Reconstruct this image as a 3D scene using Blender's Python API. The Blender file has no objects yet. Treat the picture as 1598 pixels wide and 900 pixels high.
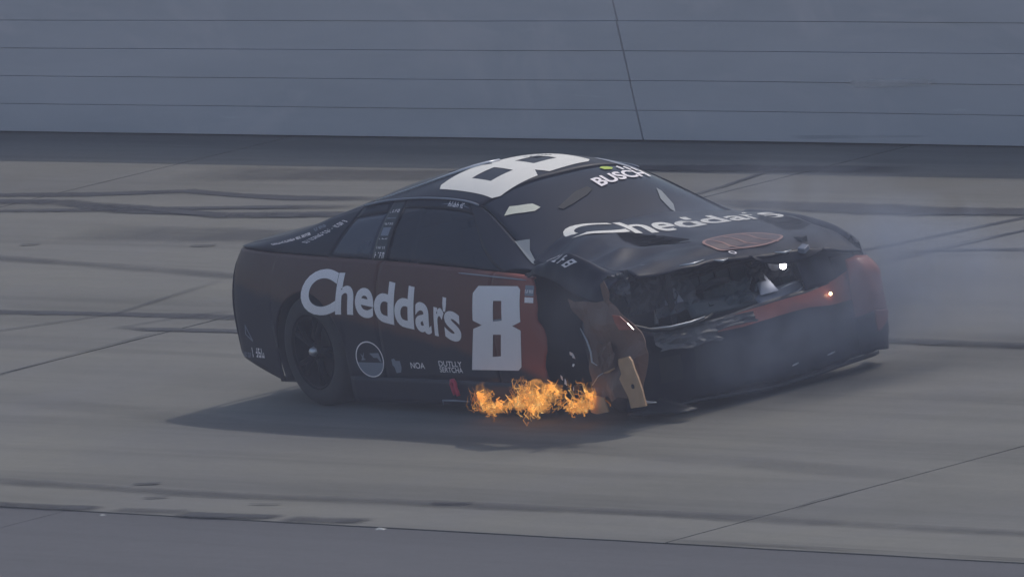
import bpy, bmesh, math, random
from mathutils import Vector, Matrix, Euler, noise
import mathutils
random.seed(8)
R = math.radians
scene = bpy.context.scene
COL = scene.collection

# ------------------------------------------------------------------ camera
# World: the track surface is z = 0, X to the right, Y away from the camera.
PHI, ROLL, DIST = R(7.608), R(8.807), 80.0
AIM = Vector((1.238, -0.6, 0.628))
fwd = Vector((0, math.cos(PHI), -math.sin(PHI)))
rgt = Vector((1, 0, 0)); upv = rgt.cross(fwd)
r2 = math.cos(ROLL) * rgt - math.sin(ROLL) * upv
u2 = math.sin(ROLL) * rgt + math.cos(ROLL) * upv
cam_data = bpy.data.cameras.new('camera')
cam = bpy.data.objects.new('camera', cam_data); COL.objects.link(cam)
cam.location = AIM - fwd * DIST
cam.rotation_euler = Matrix((r2, u2, -fwd)).transposed().to_euler()
cam_data.sensor_width = 36.0
cam_data.lens = 464.98
cam_data.clip_start = 1.0
cam_data.clip_end = 2000.0
scene.camera = cam

# ------------------------------------------------------------------ light
SUN_AZ, SUN_EL = R(37), R(50)          # azimuth measured from +X towards +Y
world = bpy.data.worlds.new('World'); scene.world = world; world.use_nodes = True
nt = world.node_tree
sky = nt.nodes.new('ShaderNodeTexSky'); sky.sky_type = 'NISHITA'; sky.sun_disc = False
sky.sun_elevation = SUN_EL; sky.sun_rotation = math.pi / 2 - SUN_AZ
sky.air_density = 1.3; sky.dust_density = 2.5; sky.ozone_density = 1.6
nt.links.new(sky.outputs[0], nt.nodes['Background'].inputs[0])
nt.nodes['Background'].inputs[1].default_value = 0.15
sun_data = bpy.data.lights.new('sun', 'SUN'); sun_data.energy = 2.0; sun_data.angle = R(0.5)
sun_data.color = (1.0, 0.945, 0.86)
sun = bpy.data.objects.new('sun', sun_data); COL.objects.link(sun)
sd = Vector((math.cos(SUN_EL) * math.cos(SUN_AZ), math.cos(SUN_EL) * math.sin(SUN_AZ), math.sin(SUN_EL)))
sun.rotation_euler = sd.to_track_quat('Z', 'Y').to_euler(); sun.location = sd * 60
vs = scene.view_settings
vs.view_transform = 'Standard'; vs.look = 'None'; vs.exposure = -0.38; vs.gamma = 1.0; vs.use_curve_mapping = False
scene.cycles.use_denoising = True
scene.cycles.max_bounces = 8; scene.cycles.transparent_max_bounces = 24
scene.cycles.volume_bounces = 0
scene.cycles.volume_step_rate = 1.0

# ------------------------------------------------------------------ helpers
def link(o, parent=None):
    COL.objects.link(o)
    if parent is not None: o.parent = parent
    return o
def tag(o, label=None, cat=None, group=None, kind=None):
    if label: o['label'] = label
    if cat: o['category'] = cat
    if group: o['group'] = group
    if kind: o['kind'] = kind
    return o
def empty(name, loc=(0, 0, 0), rot=(0, 0, 0)):
    o = bpy.data.objects.new(name, None); o.empty_display_size = 0.2
    o.location = loc; o.rotation_euler = rot
    return link(o)
def mesh(name, verts, faces, mat, parent=None, smooth=False, solid=0.0, offset=-1.0, bevel=0.0):
    me = bpy.data.meshes.new(name); me.from_pydata([tuple(v) for v in verts], [], faces); me.update()
    if smooth: me.polygons.foreach_set('use_smooth', [True] * len(me.polygons))
    o = bpy.data.objects.new(name, me); me.materials.append(mat)
    link(o, parent)
    if bevel:
        m = o.modifiers.new('bevel', 'BEVEL'); m.width = bevel; m.segments = 2
    if solid:
        m = o.modifiers.new('solid', 'SOLIDIFY'); m.thickness = solid; m.offset = offset
    return o
def from_bm(name, bm, mat, parent=None, smooth=False):
    me = bpy.data.meshes.new(name); bm.normal_update(); bm.to_mesh(me); bm.free()
    if smooth: me.polygons.foreach_set('use_smooth', [True] * len(me.polygons))
    me.materials.append(mat)
    return link(bpy.data.objects.new(name, me), parent)
CENTRE = Vector((1.2, 0, 0.55))
def patch(name, fn, nu, nv, mat, parent, solid=0.006, ref=CENTRE, smooth=True):
    V = [Vector(fn(i / nu, j / nv)) for j in range(nv + 1) for i in range(nu + 1)]
    Fc = []
    for j in range(nv):
        for i in range(nu):
            a = j * (nu + 1) + i
            Fc.append([a, a + 1, a + nu + 2, a + nu + 1])
    s = 0.0
    for f in Fc:
        p = [V[k] for k in f]; s += (p[2] - p[0]).cross(p[3] - p[1]).dot((p[0] + p[2]) / 2 - ref)
    if s < 0: Fc = [f[::-1] for f in Fc]
    return mesh(name, V, Fc, mat, parent, smooth, solid)
def box(name, c, s, mat, parent=None, rot=None, bevel=0.0):
    bm = bmesh.new(); bmesh.ops.create_cube(bm, size=1)
    for v in bm.verts: v.co = Vector((v.co.x * s[0], v.co.y * s[1], v.co.z * s[2]))
    if bevel: bmesh.ops.bevel(bm, geom=bm.edges[:], offset=bevel, segments=2, affect='EDGES', profile=0.5)
    M = Matrix.Translation(c)
    if rot: M = M @ Euler(rot).to_matrix().to_4x4()
    bm.transform(M)
    return from_bm(name, bm, mat, parent)
def tube_bm(bm, pts, rad, seg=6, close=True):
    pts = [Vector(p) for p in pts]; n = len(pts); rings = []
    ref = Vector((0.31, 0.22, 0.92)).normalized()
    for i, p in enumerate(pts):
        t = (pts[min(i + 1, n - 1)] - pts[max(i - 1, 0)])
        t = t.normalized() if t.length > 1e-9 else Vector((0, 0, 1))
        a = t.cross(ref)
        a = a.normalized() if a.length > 1e-4 else t.orthogonal().normalized()
        b = t.cross(a)
        r = rad[i] if isinstance(rad, (list, tuple)) else rad
        rings.append([bm.verts.new(p + (a * math.cos(k * 2 * math.pi / seg) + b * math.sin(k * 2 * math.pi / seg)) * r) for k in range(seg)])
    for i in range(n - 1):
        for k in range(seg):
            bm.faces.new((rings[i][k], rings[i][(k + 1) % seg], rings[i + 1][(k + 1) % seg], rings[i + 1][k]))
    if close:
        bm.faces.new(rings[0][::-1]); bm.faces.new(rings[-1])
def tube(name, pts, rad, mat, parent=None, seg=8):
    bm = bmesh.new(); tube_bm(bm, pts, rad, seg)
    return from_bm(name, bm, mat, parent, True)
def lathe(name, prof, mat, parent, axis_pos, seg=64, tilt=None, closed=False):
    """prof: (radius, y) pairs; revolved round the local Y axis."""
    V, Fc = [], []; n = len(prof)
    for k in range(seg):
        a = 2 * math.pi * k / seg
        for r, y in prof: V.append(Vector((r * math.cos(a), y, r * math.sin(a))))
    for k in range(seg):
        for i in range(n if closed else n - 1):
            a = k * n + i; b = k * n + (i + 1) % n; c = ((k + 1) % seg) * n + (i + 1) % n; d = ((k + 1) % seg) * n + i
            Fc.append((a, b, c, d))
    M = Matrix.Translation(axis_pos) @ (tilt.to_matrix().to_4x4() if tilt else Matrix())
    return mesh(name, [M @ v for v in V], Fc, mat, parent, True)

# ------------------------------------------------------------------ materials
def new_mat(name):
    m = bpy.data.materials.new(name); m.use_nodes = True
    return m, m.node_tree, m.node_tree.nodes['Principled BSDF']
def N(t, kind, **kw):
    n = t.nodes.new(kind)
    for k, v in kw.items():
        if k.startswith('i_'):
            key = k[2:]; n.inputs[int(key) if key.isdigit() else key.replace('_', ' ')].default_value = v
        else: setattr(n, k, v)
    return n
def ramp(t, src, stops, interp='LINEAR'):
    r = t.nodes.new('ShaderNodeValToRGB'); r.color_ramp.interpolation = interp
    el = r.color_ramp.elements
    while len(el) < len(stops): el.new(0.5)
    for e, (p, c) in zip(el, stops):
        e.position = p; e.color = (c, c, c, 1) if isinstance(c, (int, float)) else (*c, 1)
    t.links.new(src, r.inputs[0]); return r.outputs[0]
def mapped(t, scale=(1, 1, 1), loc=(0, 0, 0), rot=(0, 0, 0), space='Object'):
    tc = t.nodes.new('ShaderNodeTexCoord'); mp = t.nodes.new('ShaderNodeMapping')
    mp.inputs['Scale'].default_value = scale; mp.inputs['Location'].default_value = loc; mp.inputs['Rotation'].default_value = rot
    t.links.new(tc.outputs[space], mp.inputs[0]); return mp.outputs[0]
def noise_tex(t, vec, scale, detail=4, rough=0.55, dist=0.0):
    n = N(t, 'ShaderNodeTexNoise'); n.inputs['Scale'].default_value = scale; n.inputs['Detail'].default_value = detail
    n.inputs['Roughness'].default_value = rough; n.inputs['Distortion'].default_value = dist
    t.links.new(vec, n.inputs['Vector']); return n.outputs[0]
def mixc(t, fac, a, b, mode='MIX'):
    m = t.nodes.new('ShaderNodeMix'); m.data_type = 'RGBA'; m.blend_type = mode
    for s, v in ((m.inputs[0], fac), (m.inputs[6], a), (m.inputs[7], b)):
        if hasattr(v, 'links'): t.links.new(v, s)
        else: s.default_value = v if isinstance(v, (int, float)) else (*v, 1)
    return m.outputs[2]
def math_n(t, op, a, b=0.0, c=0.0, clamp=False):
    m = t.nodes.new('ShaderNodeMath'); m.operation = op; m.use_clamp = clamp
    for s, v in zip(m.inputs, (a, b, c)):
        if hasattr(v, 'links'): t.links.new(v, s)
        else: s.default_value = v
    return m.outputs[0]
def bump(t, b, h, strength, dist=0.01):
    n = t.nodes.new('ShaderNodeBump'); n.inputs['Strength'].default_value = strength; n.inputs['Distance'].default_value = dist
    t.links.new(h, n.inputs['Height']); t.links.new(n.outputs[0], b.inputs['Normal'])

def simple(name, col, rough=0.5, metal=0.0, coat=0.0, vary=0.15, scale=6.0, bump_s=0.0):
    m, t, b = new_mat(name)
    v = mapped(t)
    n = noise_tex(t, v, scale, 5)
    c = mixc(t, n, tuple(x * (1 - vary) for x in col), tuple(min(1, x * (1 + vary)) for x in col))
    t.links.new(c, b.inputs['Base Color'])
    b.inputs['Roughness'].default_value = rough; b.inputs['Metallic'].default_value = metal
    b.inputs['Coat Weight'].default_value = coat; b.inputs['Coat Roughness'].default_value = 0.12
    if bump_s: bump(t, b, noise_tex(t, v, scale * 4, 4), bump_s)
    return m

# soot-dusted dark body paint; the side carries a brown-to-red band
def body_paint(name, band):
    m, t, b = new_mat(name)
    v = mapped(t)
    soot = noise_tex(t, v, 2.2, 6, 0.6, 0.4)
    base = mixc(t, soot, (0.005, 0.007, 0.018), (0.018, 0.020, 0.034))
    if band:
        sx = N(t, 'ShaderNodeSeparateXYZ'); t.links.new(v, sx.inputs[0])
        x, z = sx.outputs[0], sx.outputs[2]
        edge = math_n(t, 'ADD', z, math_n(t, 'MULTIPLY', x, 0.14))
        edge = math_n(t, 'ADD', edge, math_n(t, 'MULTIPLY', math_n(t, 'SUBTRACT', soot, 0.5), 0.10))
        mask = ramp(t, edge, [(0.575, 0.0), (0.655, 1.0)], 'EASE')
        hue = ramp(t, math_n(t, 'DIVIDE', math_n(t, 'ADD', x, 1.0), 3.6), [(0.05, (0.075, 0.038, 0.028)), (0.40, (0.095, 0.042, 0.032)), (0.70, (0.115, 0.042, 0.032)), (0.86, (0.14, 0.045, 0.032)), (0.93, (0.27, 0.066, 0.045))])
        base = mixc(t, mask, base, hue)
    t.links.new(base, b.inputs['Base Color'])
    t.links.new(ramp(t, soot, [(0.2, 0.40), (0.8, 0.60)]), b.inputs['Roughness'])
    b.inputs['Coat Weight'].default_value = 0.05; b.inputs['Coat Roughness'].default_value = 0.2; b.inputs['Specular IOR Level'].default_value = 0.20
    bump(t, b, noise_tex(t, v, 5.0, 3), 0.06, 0.02)
    return m
M_paint = body_paint('body_paint_black', False)
M_side = body_paint('body_paint_side', True)
M_white = simple('white_vinyl', (0.80, 0.765, 0.71), 0.55, vary=0.07, scale=9)
M_letter = simple('letter_vinyl', (0.93, 0.85, 0.87), 0.5, vary=0.05, scale=7)
M_cream_reflection = simple('cream_reflection', (0.62, 0.62, 0.52), 0.5, vary=0.2, scale=20)  # colour of the reflection painted on the windshield edge
M_trim = simple('trim_black', (0.018, 0.02, 0.026), 0.45)
M_dark = simple('soot_black', (0.014, 0.015, 0.02), 0.75, vary=0.3)
M_tyre = simple('tyre_rubber', (0.022, 0.022, 0.025), 0.72, vary=0.25, scale=14, bump_s=0.1)
M_rim = simple('wheel_metal', (0.007, 0.008, 0.011), 0.65)
M_rim.node_tree.nodes['Principled BSDF'].inputs['Specular IOR Level'].default_value = 0.12
M_nut = simple('hub_metal', (0.62, 0.62, 0.66), 0.3, metal=0.9)
M_metal = simple('bare_metal', (0.30, 0.31, 0.35), 0.38, metal=0.8, vary=0.3)
M_edge = simple('bright_edge', (0.55, 0.57, 0.62), 0.35, metal=0.5)
M_teal = simple('radiator_teal', (0.034, 0.050, 0.062), 0.55, vary=0.4)
M_red = simple('red_rubber', (0.62, 0.035, 0.09), 0.45)
M_orange = simple('orange_stripe_paint', (0.36, 0.085, 0.055), 0.45, coat=0.3, vary=0.3, scale=5)
M_ovalline = simple('copper_print', (0.42, 0.21, 0.17), 0.5)
M_ovalfill = simple('copper_print_dark', (0.10, 0.055, 0.055), 0.5)
M_torn = simple('torn_composite', (0.175, 0.105, 0.082), 0.6, vary=0.6, scale=4, bump_s=0.3)
M_tan = simple('tan_composite', (0.52, 0.31, 0.17), 0.65, vary=0.3, scale=10, bump_s=0.25)  # firelight on the hanging pieces is put into this tan
M_yellow = simple('lime_print', (0.45, 0.58, 0.05), 0.5)
M_grey = simple('grey_print', (0.20, 0.22, 0.28), 0.5)
M_crush = simple('crushed_skin', (0.062, 0.066, 0.078), 0.55, vary=0.6, scale=9)
M_hole = simple('deep_shadow_black', (0.003, 0.003, 0.005), 0.95)
M_hole.node_tree.nodes['Principled BSDF'].inputs['Specular IOR Level'].default_value = 0.03
M_grit = simple('debris_grey', (0.38, 0.38, 0.37), 0.6, vary=0.5, scale=30)
M_char = simple('charred_fabric', (0.02, 0.02, 0.022), 0.9)

def glass(name, tint, trans):
    m, t, b = new_mat(name)
    v = mapped(t)
    b.inputs['Base Color'].default_value = (*tint, 1); b.inputs['Roughness'].default_value = 0.16
    b.inputs['Coat Weight'].default_value = 0.08; b.inputs['Specular IOR Level'].default_value = 0.32
    tr = t.nodes.new('ShaderNodeBsdfTransparent'); tr.inputs[0].default_value = (0.55, 0.58, 0.66, 1)
    mx = t.nodes.new('ShaderNodeMixShader')
    smear = noise_tex(t, v, 3.0, 5, 0.6, 0.6)
    t.links.new(ramp(t, smear, [(0.3, trans), (0.8, trans * 0.6)]), mx.inputs[0])
    out = t.nodes['Material Output']
    t.links.new(b.outputs[0], mx.inputs[1]); t.links.new(tr.outputs[0], mx.inputs[2]); t.links.new(mx.outputs[0], out.inputs[0])
    return m
M_glass = glass('tinted_window', (0.022, 0.028, 0.048), 0.58)
M_shield = glass('windshield', (0.012, 0.016, 0.030), 0.12)
M_shield.node_tree.nodes['Principled BSDF'].inputs['Specular IOR Level'].default_value = 0.17
M_pale = glass('pale_window', (0.075, 0.085, 0.12), 0.30)
M_smear_reflection = simple('pale_smear_reflection', (0.16, 0.185, 0.21), 0.5, vary=0.35, scale=5)  # pale tone for a windshield smear and a painted reflection

# track concrete: long rubber streaks run along local X
def concrete(name, light, dark, tintc, streak):
    m, t, b = new_mat(name)
    # one frame for all slabs: every slab mesh is laid out in the track's own coordinates
    big = noise_tex(t, mapped(t, (0.10, 1.1, 1), (3, 1, 0)), 1.0, 5, 0.6, 0.3)
    lanes = noise_tex(t, mapped(t, (0.05, 2.6, 1), (11, 5, 0)), 1.0, 6, 0.65, 0.25)
    blot = noise_tex(t, mapped(t, (0.5, 0.5, 1), (7, 7, 0)), 1.0, 4, 0.6, 0.5)
    fine = noise_tex(t, mapped(t, (1, 0.35, 1)), 48, 4, 0.8)
    med = noise_tex(t, mapped(t, (1.2, 5, 1)), 3.0, 5, 0.7)
    c = mixc(t, ramp(t, big, [(0.35, 0.0), (0.68, 1.0)]), dark, light)
    c = mixc(t, ramp(t, blot, [(0.35, 0.0), (0.7, 0.75)]), c, tintc)
    c = mixc(t, ramp(t, lanes, [(0.50, 0.0), (0.72, streak)]), c, tuple(x * 0.45 for x in dark))
    c = mixc(t, 0.16, c, mixc(t, med, (0, 0, 0), (1, 1, 1)), 'OVERLAY')
    c = mixc(t, 0.24, c, mixc(t, fine, (0, 0, 0), (1, 1, 1)), 'OVERLAY')
    t.links.new(c, b.inputs['Base Color']); b.inputs['Roughness'].default_value = 0.82
    b.inputs['Specular IOR Level'].default_value = 0.3
    bump(t, b, noise_tex(t, mapped(t, (1, 1, 1)), 90, 3, 0.7), 0.25, 0.004)
    return m
M_conc = concrete('track_concrete', (0.194, 0.184, 0.158), (0.122, 0.117, 0.103), (0.154, 0.150, 0.147), 0.5)
M_apron = concrete('apron_surface', (0.104, 0.102, 0.110), (0.080, 0.079, 0.087), (0.094, 0.093, 0.101), 0.3)
M_joint = simple('joint_sealant', (0.03, 0.03, 0.032), 0.8)
M_ground = simple('infield_asphalt', (0.09, 0.09, 0.095), 0.9, scale=0.6)

def skid(name, op):
    m, t, b = new_mat(name)
    b.inputs['Base Color'].default_value = (0.018, 0.017, 0.022, 1); b.inputs['Roughness'].default_value = 0.7
    tr = t.nodes.new('ShaderNodeBsdfTransparent'); mx = t.nodes.new('ShaderNodeMixShader')
    n = noise_tex(t, mapped(t, (0.9, 14, 1)), 1.4, 6, 0.65, 0.2)
    # fade to the sides of the mark by its own UV
    uv = t.nodes.new('ShaderNodeUVMap'); sx = N(t, 'ShaderNodeSeparateXYZ'); t.links.new(uv.outputs[0], sx.inputs[0])
    d = math_n(t, 'ABSOLUTE', math_n(t, 'SUBTRACT', sx.outputs[1], 0.5))
    fray = noise_tex(t, mapped(t, (5, 60, 1)), 1.0, 4, 0.7, 0.2)
    d = math_n(t, 'ADD', d, math_n(t, 'MULTIPLY', math_n(t, 'SUBTRACT', fray, 0.5), 0.75))
    patchy = noise_tex(t, mapped(t, (0.7, 0.7, 1), (4, 2, 0)), 1.0, 4, 0.65, 0.3)
    edge = ramp(t, d, [(0.26, 1.0), (0.5, 0.0)], 'EASE')
    ends = ramp(t, math_n(t, 'ABSOLUTE', math_n(t, 'SUBTRACT', sx.outputs[0], 0.5)), [(0.36, 1.0), (0.5, 0.0)])
    ends = math_n(t, 'MULTIPLY', ends, ramp(t, patchy, [(0.30, 0.35), (0.55, 1.0)]))
    f = math_n(t, 'MULTIPLY', math_n(t, 'MULTIPLY', edge, ends), ramp(t, n, [(0.22, 0.50 * op), (0.46, op)]))
    t.links.new(f, mx.inputs[0]); t.links.new(tr.outputs[0], mx.inputs[1]); t.links.new(b.outputs[0], mx.inputs[2])
    t.links.new(mx.outputs[0], t.nodes['Material Output'].inputs[0])
    return m
M_skid_shade = skid('rubber_and_shadow_mark', 1.0)  # rubber marks, and shadows painted along the concrete edge
M_skid_shade_soft = skid('rubber_and_shadow_faint', 0.42)  # fainter version, also for a painted edge shadow
M_skid_faint = skid('tyre_mark_trace', 0.16)
M_crack = skid('crack_black', 1.0)

def barrier_paint():
    m, t, b = new_mat('barrier_paint')
    long = noise_tex(t, mapped(t, (0.35, 1, 2.5), (2, 0, 0)), 1.2, 5, 0.6, 0.3)
    blot = noise_tex(t, mapped(t, (0.8, 1, 1.6), (9, 0, 4)), 1.0, 4, 0.6, 0.8)
    scuff = noise_tex(t, mapped(t, (0.5, 1, 9), (5, 0, 1)), 1.6, 6, 0.7, 0.4)
    c = mixc(t, ramp(t, long, [(0.3, 0.0), (0.7, 1.0)]), (0.57, 0.56, 0.60), (0.66, 0.635, 0.675))
    c = mixc(t, ramp(t, blot, [(0.54, 0.0), (0.70, 0.8)]), c, (0.72, 0.67, 0.70))
    c = mixc(t, ramp(t, scuff, [(0.66, 0.0), (0.76, 0.5)]), c, (0.42, 0.43, 0.47))
    c = mixc(t, ramp(t, scuff, [(0.26, 0.55), (0.34, 0.0)]), c, (0.84, 0.84, 0.86))
    t.links.new(c, b.inputs['Base Color']); b.inputs['Roughness'].default_value = 0.6
    bump(t, b, noise_tex(t, mapped(t, (0.6, 1, 3)), 2.0, 4), 0.12, 0.02)
    return m
M_barrier = barrier_paint()

# ------------------------------------------------------------------ track, apron, barrier
TRK = R(-54.5)                                   # direction the track runs
track_mat_rot = (0, 0, TRK)
JOINTS = [-34.6, -26.6, -19.0, -11.5, -4.3, 7.1, 18.5, 30.0]
EDGE_N, WALL_N = -2.78, 8.0
ground = mesh('ground', [(-120, -120, -0.30), (120, -120, -0.30), (120, 120, -0.30), (-120, 120, -0.30)], [(0, 1, 2, 3)], M_ground)
tag(ground, 'flat dark infield ground around the track', None, kind='structure')
def track_frame(o): o.rotation_euler = track_mat_rot; return o
track = track_frame(mesh('track', [(-34.6, EDGE_N, -0.02), (30, EDGE_N, -0.02), (30, WALL_N + 1.4, -0.02), (-34.6, WALL_N + 1.4, -0.02)], [(0, 1, 2, 3)], M_joint))
tag(track, 'weathered concrete race track surface under the car', None, kind='structure')
def slab(x0, x1, y0, y1, mat, parent, name, wob=0.0, rough_edge=False):
    """one slab with slightly uneven edges, laid out in the parent's frame"""
    random.seed(int(x0 * 100) * 7 + int(y0 * 100))
    top = []
    nx, ny = 24, 40
    def edge(ax, ay, bx, by, n, amp):
        out = []
        for i in range(n):
            f = i / n
            out.append((ax + (bx - ax) * f + (random.uniform(-amp, amp) if ax == bx else 0), ay + (by - ay) * f + (random.uniform(-amp, amp) if ay == by else 0)))
        return out
    top += edge(x0, y0, x1, y0, nx, wob); top += edge(x1, y0, x1, y1, ny, 0.0025)
    top += edge(x1, y1, x0, y1, nx, wob * 0.4); top += edge(x0, y1, x0, y0, ny, 0.0025)
    n = len(top)
    V = [(x, y, 0.0) for x, y in top] + [(x, y, -0.03) for x, y in top]
    Fc = [list(range(n))] + [[i, n + i, n + (i + 1) % n, (i + 1) % n] for i in range(n)]
    return mesh(name, V, Fc, mat, parent)
for a, b_ in zip(JOINTS[:-1], JOINTS[1:]):
    wide = 0.022 if abs(b_ + 4.3) < 0.1 else 0.012
    slab(a + 0.008, b_ - wide, EDGE_N + 0.003, WALL_N + 1.3, M_conc, track, 'concrete_slab', 0.006)
apron = track_frame(mesh('apron', [(-34.6, -9.0, -0.045), (30, -9.0, -0.045), (30, EDGE_N - 0.002, -0.045), (-34.6, EDGE_N - 0.002, -0.045)], [(0, 1, 2, 3)], M_joint))
tag(apron, 'smooth blue-grey apron below the edge of the concrete', None, kind='structure')
xs = [-34.6, -23, -11.5, 1.2, 12.6, 24, 30]
for a, b_ in zip(xs[:-1], xs[1:]):
    o = slab(a + 0.004, b_ - 0.004, -9.0, EDGE_N - 0.003, M_apron, apron, 'apron_section', 0.004)
    o.location.z = -0.006

def ribbon(name, pts, width, mat, parent, z=0.004, seed=0, jit=0.25):
    """a flat mark that follows pts (track frame), with its own uneven width"""
    random.seed(seed)
    dense = []
    for (ax, ay), (bx, by) in zip(pts[:-1], pts[1:]):
        k = max(2, int(math.hypot(bx - ax, by - ay) / 0.15))
        dense += [(ax + (bx - ax) * i / k, ay + (by - ay) * i / k) for i in range(k)]
    dense.append(pts[-1])
    n = len(dense); V = []; UV = []
    for i, (x, y) in enumerate(dense):
        p0, p1 = dense[max(0, i - 1)], dense[min(n - 1, i + 1)]
        d = Vector((p1[0] - p0[0], p1[1] - p0[1])).normalized(); nn = Vector((-d.y, d.x))
        w = width * (1 + jit * noise.noise(Vector((i * 0.11, seed * 3.7, 0))) * 2) / 2
        off = 0.03 * noise.noise(Vector((i * 0.06, seed * 1.3, 5)))
        V += [(x + nn.x * (w + off), y + nn.y * (w + off), z), (x - nn.x * (w - off), y - nn.y * (w - off), z)]
        UV += [(i / (n - 1), 0), (i / (n - 1), 1)]
    Fc = [(2 * i, 2 * i + 1, 2 * i + 3, 2 * i + 2) for i in range(n - 1)]
    o = mesh(name, V, Fc, mat, parent)
    uvl = o.data.uv_layers.new(name='UVMap')
    for lp in o.data.loops: uvl.data[lp.index].uv = UV[lp.vertex_index]
    return o
MARKS = [
    ([(-16, 5.75), (-12.1, 5.84), (-11.0, 5.93), (-10.1, 6.12), (-9.4, 6.02), (-8.6, 5.95), (-7.2, 6.0)], 0.13, M_skid_shade),
    ([(-15, 5.5), (-11.0, 5.66), (-9.9, 5.42), (-8.6, 5.38), (-7.66, 5.45), (-6.2, 5.5)], 0.15, M_skid_shade),
    ([(-14, 5.2), (-11.3, 5.32), (-9.78, 5.50), (-8.6, 5.62), (-7.4, 5.7)], 0.10, M_skid_shade),
    ([(-10.6, 5.62), (-9.8, 5.5), (-8.6, 5.3), (-7.4, 5.42)], 0.12, M_skid_shade),
    ([(-13, 3.9), (-9.15, 3.84), (-7.5, 3.66), (-5.96, 3.5), (-4.4, 3.4)], 0.16, M_skid_shade_soft),
    ([(-10, 2.2), (-6.81, 2.24), (-5.42, 2.31), (-4.30, 2.31), (-2.0, 2.3)], 0.15, M_skid_shade),
    ([(-5.05, 1.92), (-4.6, 1.88), (-3.68, 1.91), (-1.6, 1.95)], 0.09, M_skid_shade),
    ([(-4.95, 1.9), (-4.75, 2.25), (-4.5, 2.5)], 0.07, M_skid_shade_soft),
    ([(-6.6, 1.0), (-5.55, 2.30), (-5.85, 3.42)], 0.11, M_skid_shade_soft),
    ([(-4.4, 6.15), (-2.87, 6.02), (-1.51, 5.93), (-0.55, 5.98), (3.0, 6.0)], 0.22, M_skid_shade),
    ([(-0.75, 4.6), (-0.62, 4.88), (-0.36, 5.83), (-0.2, 6.4)], 0.10, M_skid_shade),
    ([(-0.05, 4.3), (0.02, 4.9), (0.1, 5.5), (0.5, 5.9)], 0.07, M_skid_shade),
    ([(-0.2, 4.75), (0.5, 4.85), (1.4, 4.9)], 0.07, M_skid_shade),
    ([(-8, 7.05), (-5.31, 7.16), (-3.84, 7.21), (-3.2, 7.2)], 0.20, M_skid_shade),
    ([(1.2, 2.3), (3.08, 2.26), (4.05, 2.26), (9.0, 2.3)], 0.13, M_skid_shade),
    ([(-9.5, 4.7), (-6.5, 4.75), (-3.0, 4.6)], 0.5, M_skid_shade_soft),
    ([(-11, 6.7), (-8.5, 6.75), (-6.0, 6.9)], 0.5, M_skid_shade_soft),
    ([(-3.5, -0.1), (0.0, -0.55), (3.5, -0.75), (8.0, -1.1)], 0.30, M_skid_faint),
    ([(4.5, 0.9), (8.0, 0.95), (12.0, 0.7)], 0.35, M_skid_faint),
    ([(-2.0, -2.2), (2.0, -2.25), (6.0, -2.15), (12, -2.2)], 0.16, M_skid_shade_soft),
    ([(0.2, -2.74), (0.9, -2.735), (1.5, -2.70)], 0.10, M_skid_shade),  # wedge shadow at the concrete edge, painted as a dark ribbon
    ([(1.6, -2.72), (2.0, -2.705), (2.35, -2.68)], 0.15, M_skid_shade_soft),  # fainter painted wedge shadow on the same edge
    ([(2.3, -2.74), (2.8, -2.73), (3.3, -2.69)], 0.11, M_skid_shade),  # another edge shadow painted as a ribbon
    ([(3.35, -2.72), (3.8, -2.70), (4.15, -2.66)], 0.14, M_skid_shade),  # last painted wedge shadow along the edge
    ([(6.8, -2.74), (8.5, -2.735), (12.0, -2.74)], 0.05, M_skid_shade_soft),
]
for i, (p, w, m) in enumerate(MARKS):
    ribbon('tyre_and_shadow_mark', p, w * (1.25 if m is M_skid_shade else 1), m, track, 0.004 + 0.0012 * (i % 5), i)  # rubber marks, plus the painted shadow wedges at the edge
# thin black cracks that run along and beside the joints
for i, (p, w) in enumerate([([(-4.24, -.1), (-4.26, .4), (-4.29, .8), (-4.31, 1.1), (-4.32, 1.5), (-4.35, 1.85)], .04),
        ([(-4.46, 6.2), (-4.52, 6.6), (-4.70, 7.15)], .05), ([(7.16, -1.9), (7.11, -1.7), (7.13, -1.45)], .02),
        ([(-.72, 4.62), (-.60, 4.9), (-.50, 5.3), (-.36, 5.83), (-.3, 6.1)], .045), ([(-.12, 4.42), (-.06, 4.7), (.02, 5.1), (.16, 5.5), (.4, 5.8)], .04), ([(-.35, 4.70), (.1, 4.80), (.6, 4.86), (1.0, 4.9)], .04)]):
    ribbon('crack', p, w, M_crack, track, 0.0095 + .0006 * (i % 3), 90 + i, .6)
# short scrapes near the edge of the concrete
for i, (x, y, l, w) in enumerate([(0.95, -2.12, 0.22, 0.05), (1.5, -2.42, 0.2, 0.04), (2.6, -2.45, 0.3, 0.035), (4.1, -2.2, 0.35, 0.06), (-7.6, 4.35, 0.25, 0.05), (-9.5, 4.25, 0.2, 0.04)]):
    ribbon('scrape_mark', [(x, y), (x + l / 2, y + 0.02), (x + l, y + 0.05)], w, M_skid_shade, track, 0.0085, 60 + i)

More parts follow.
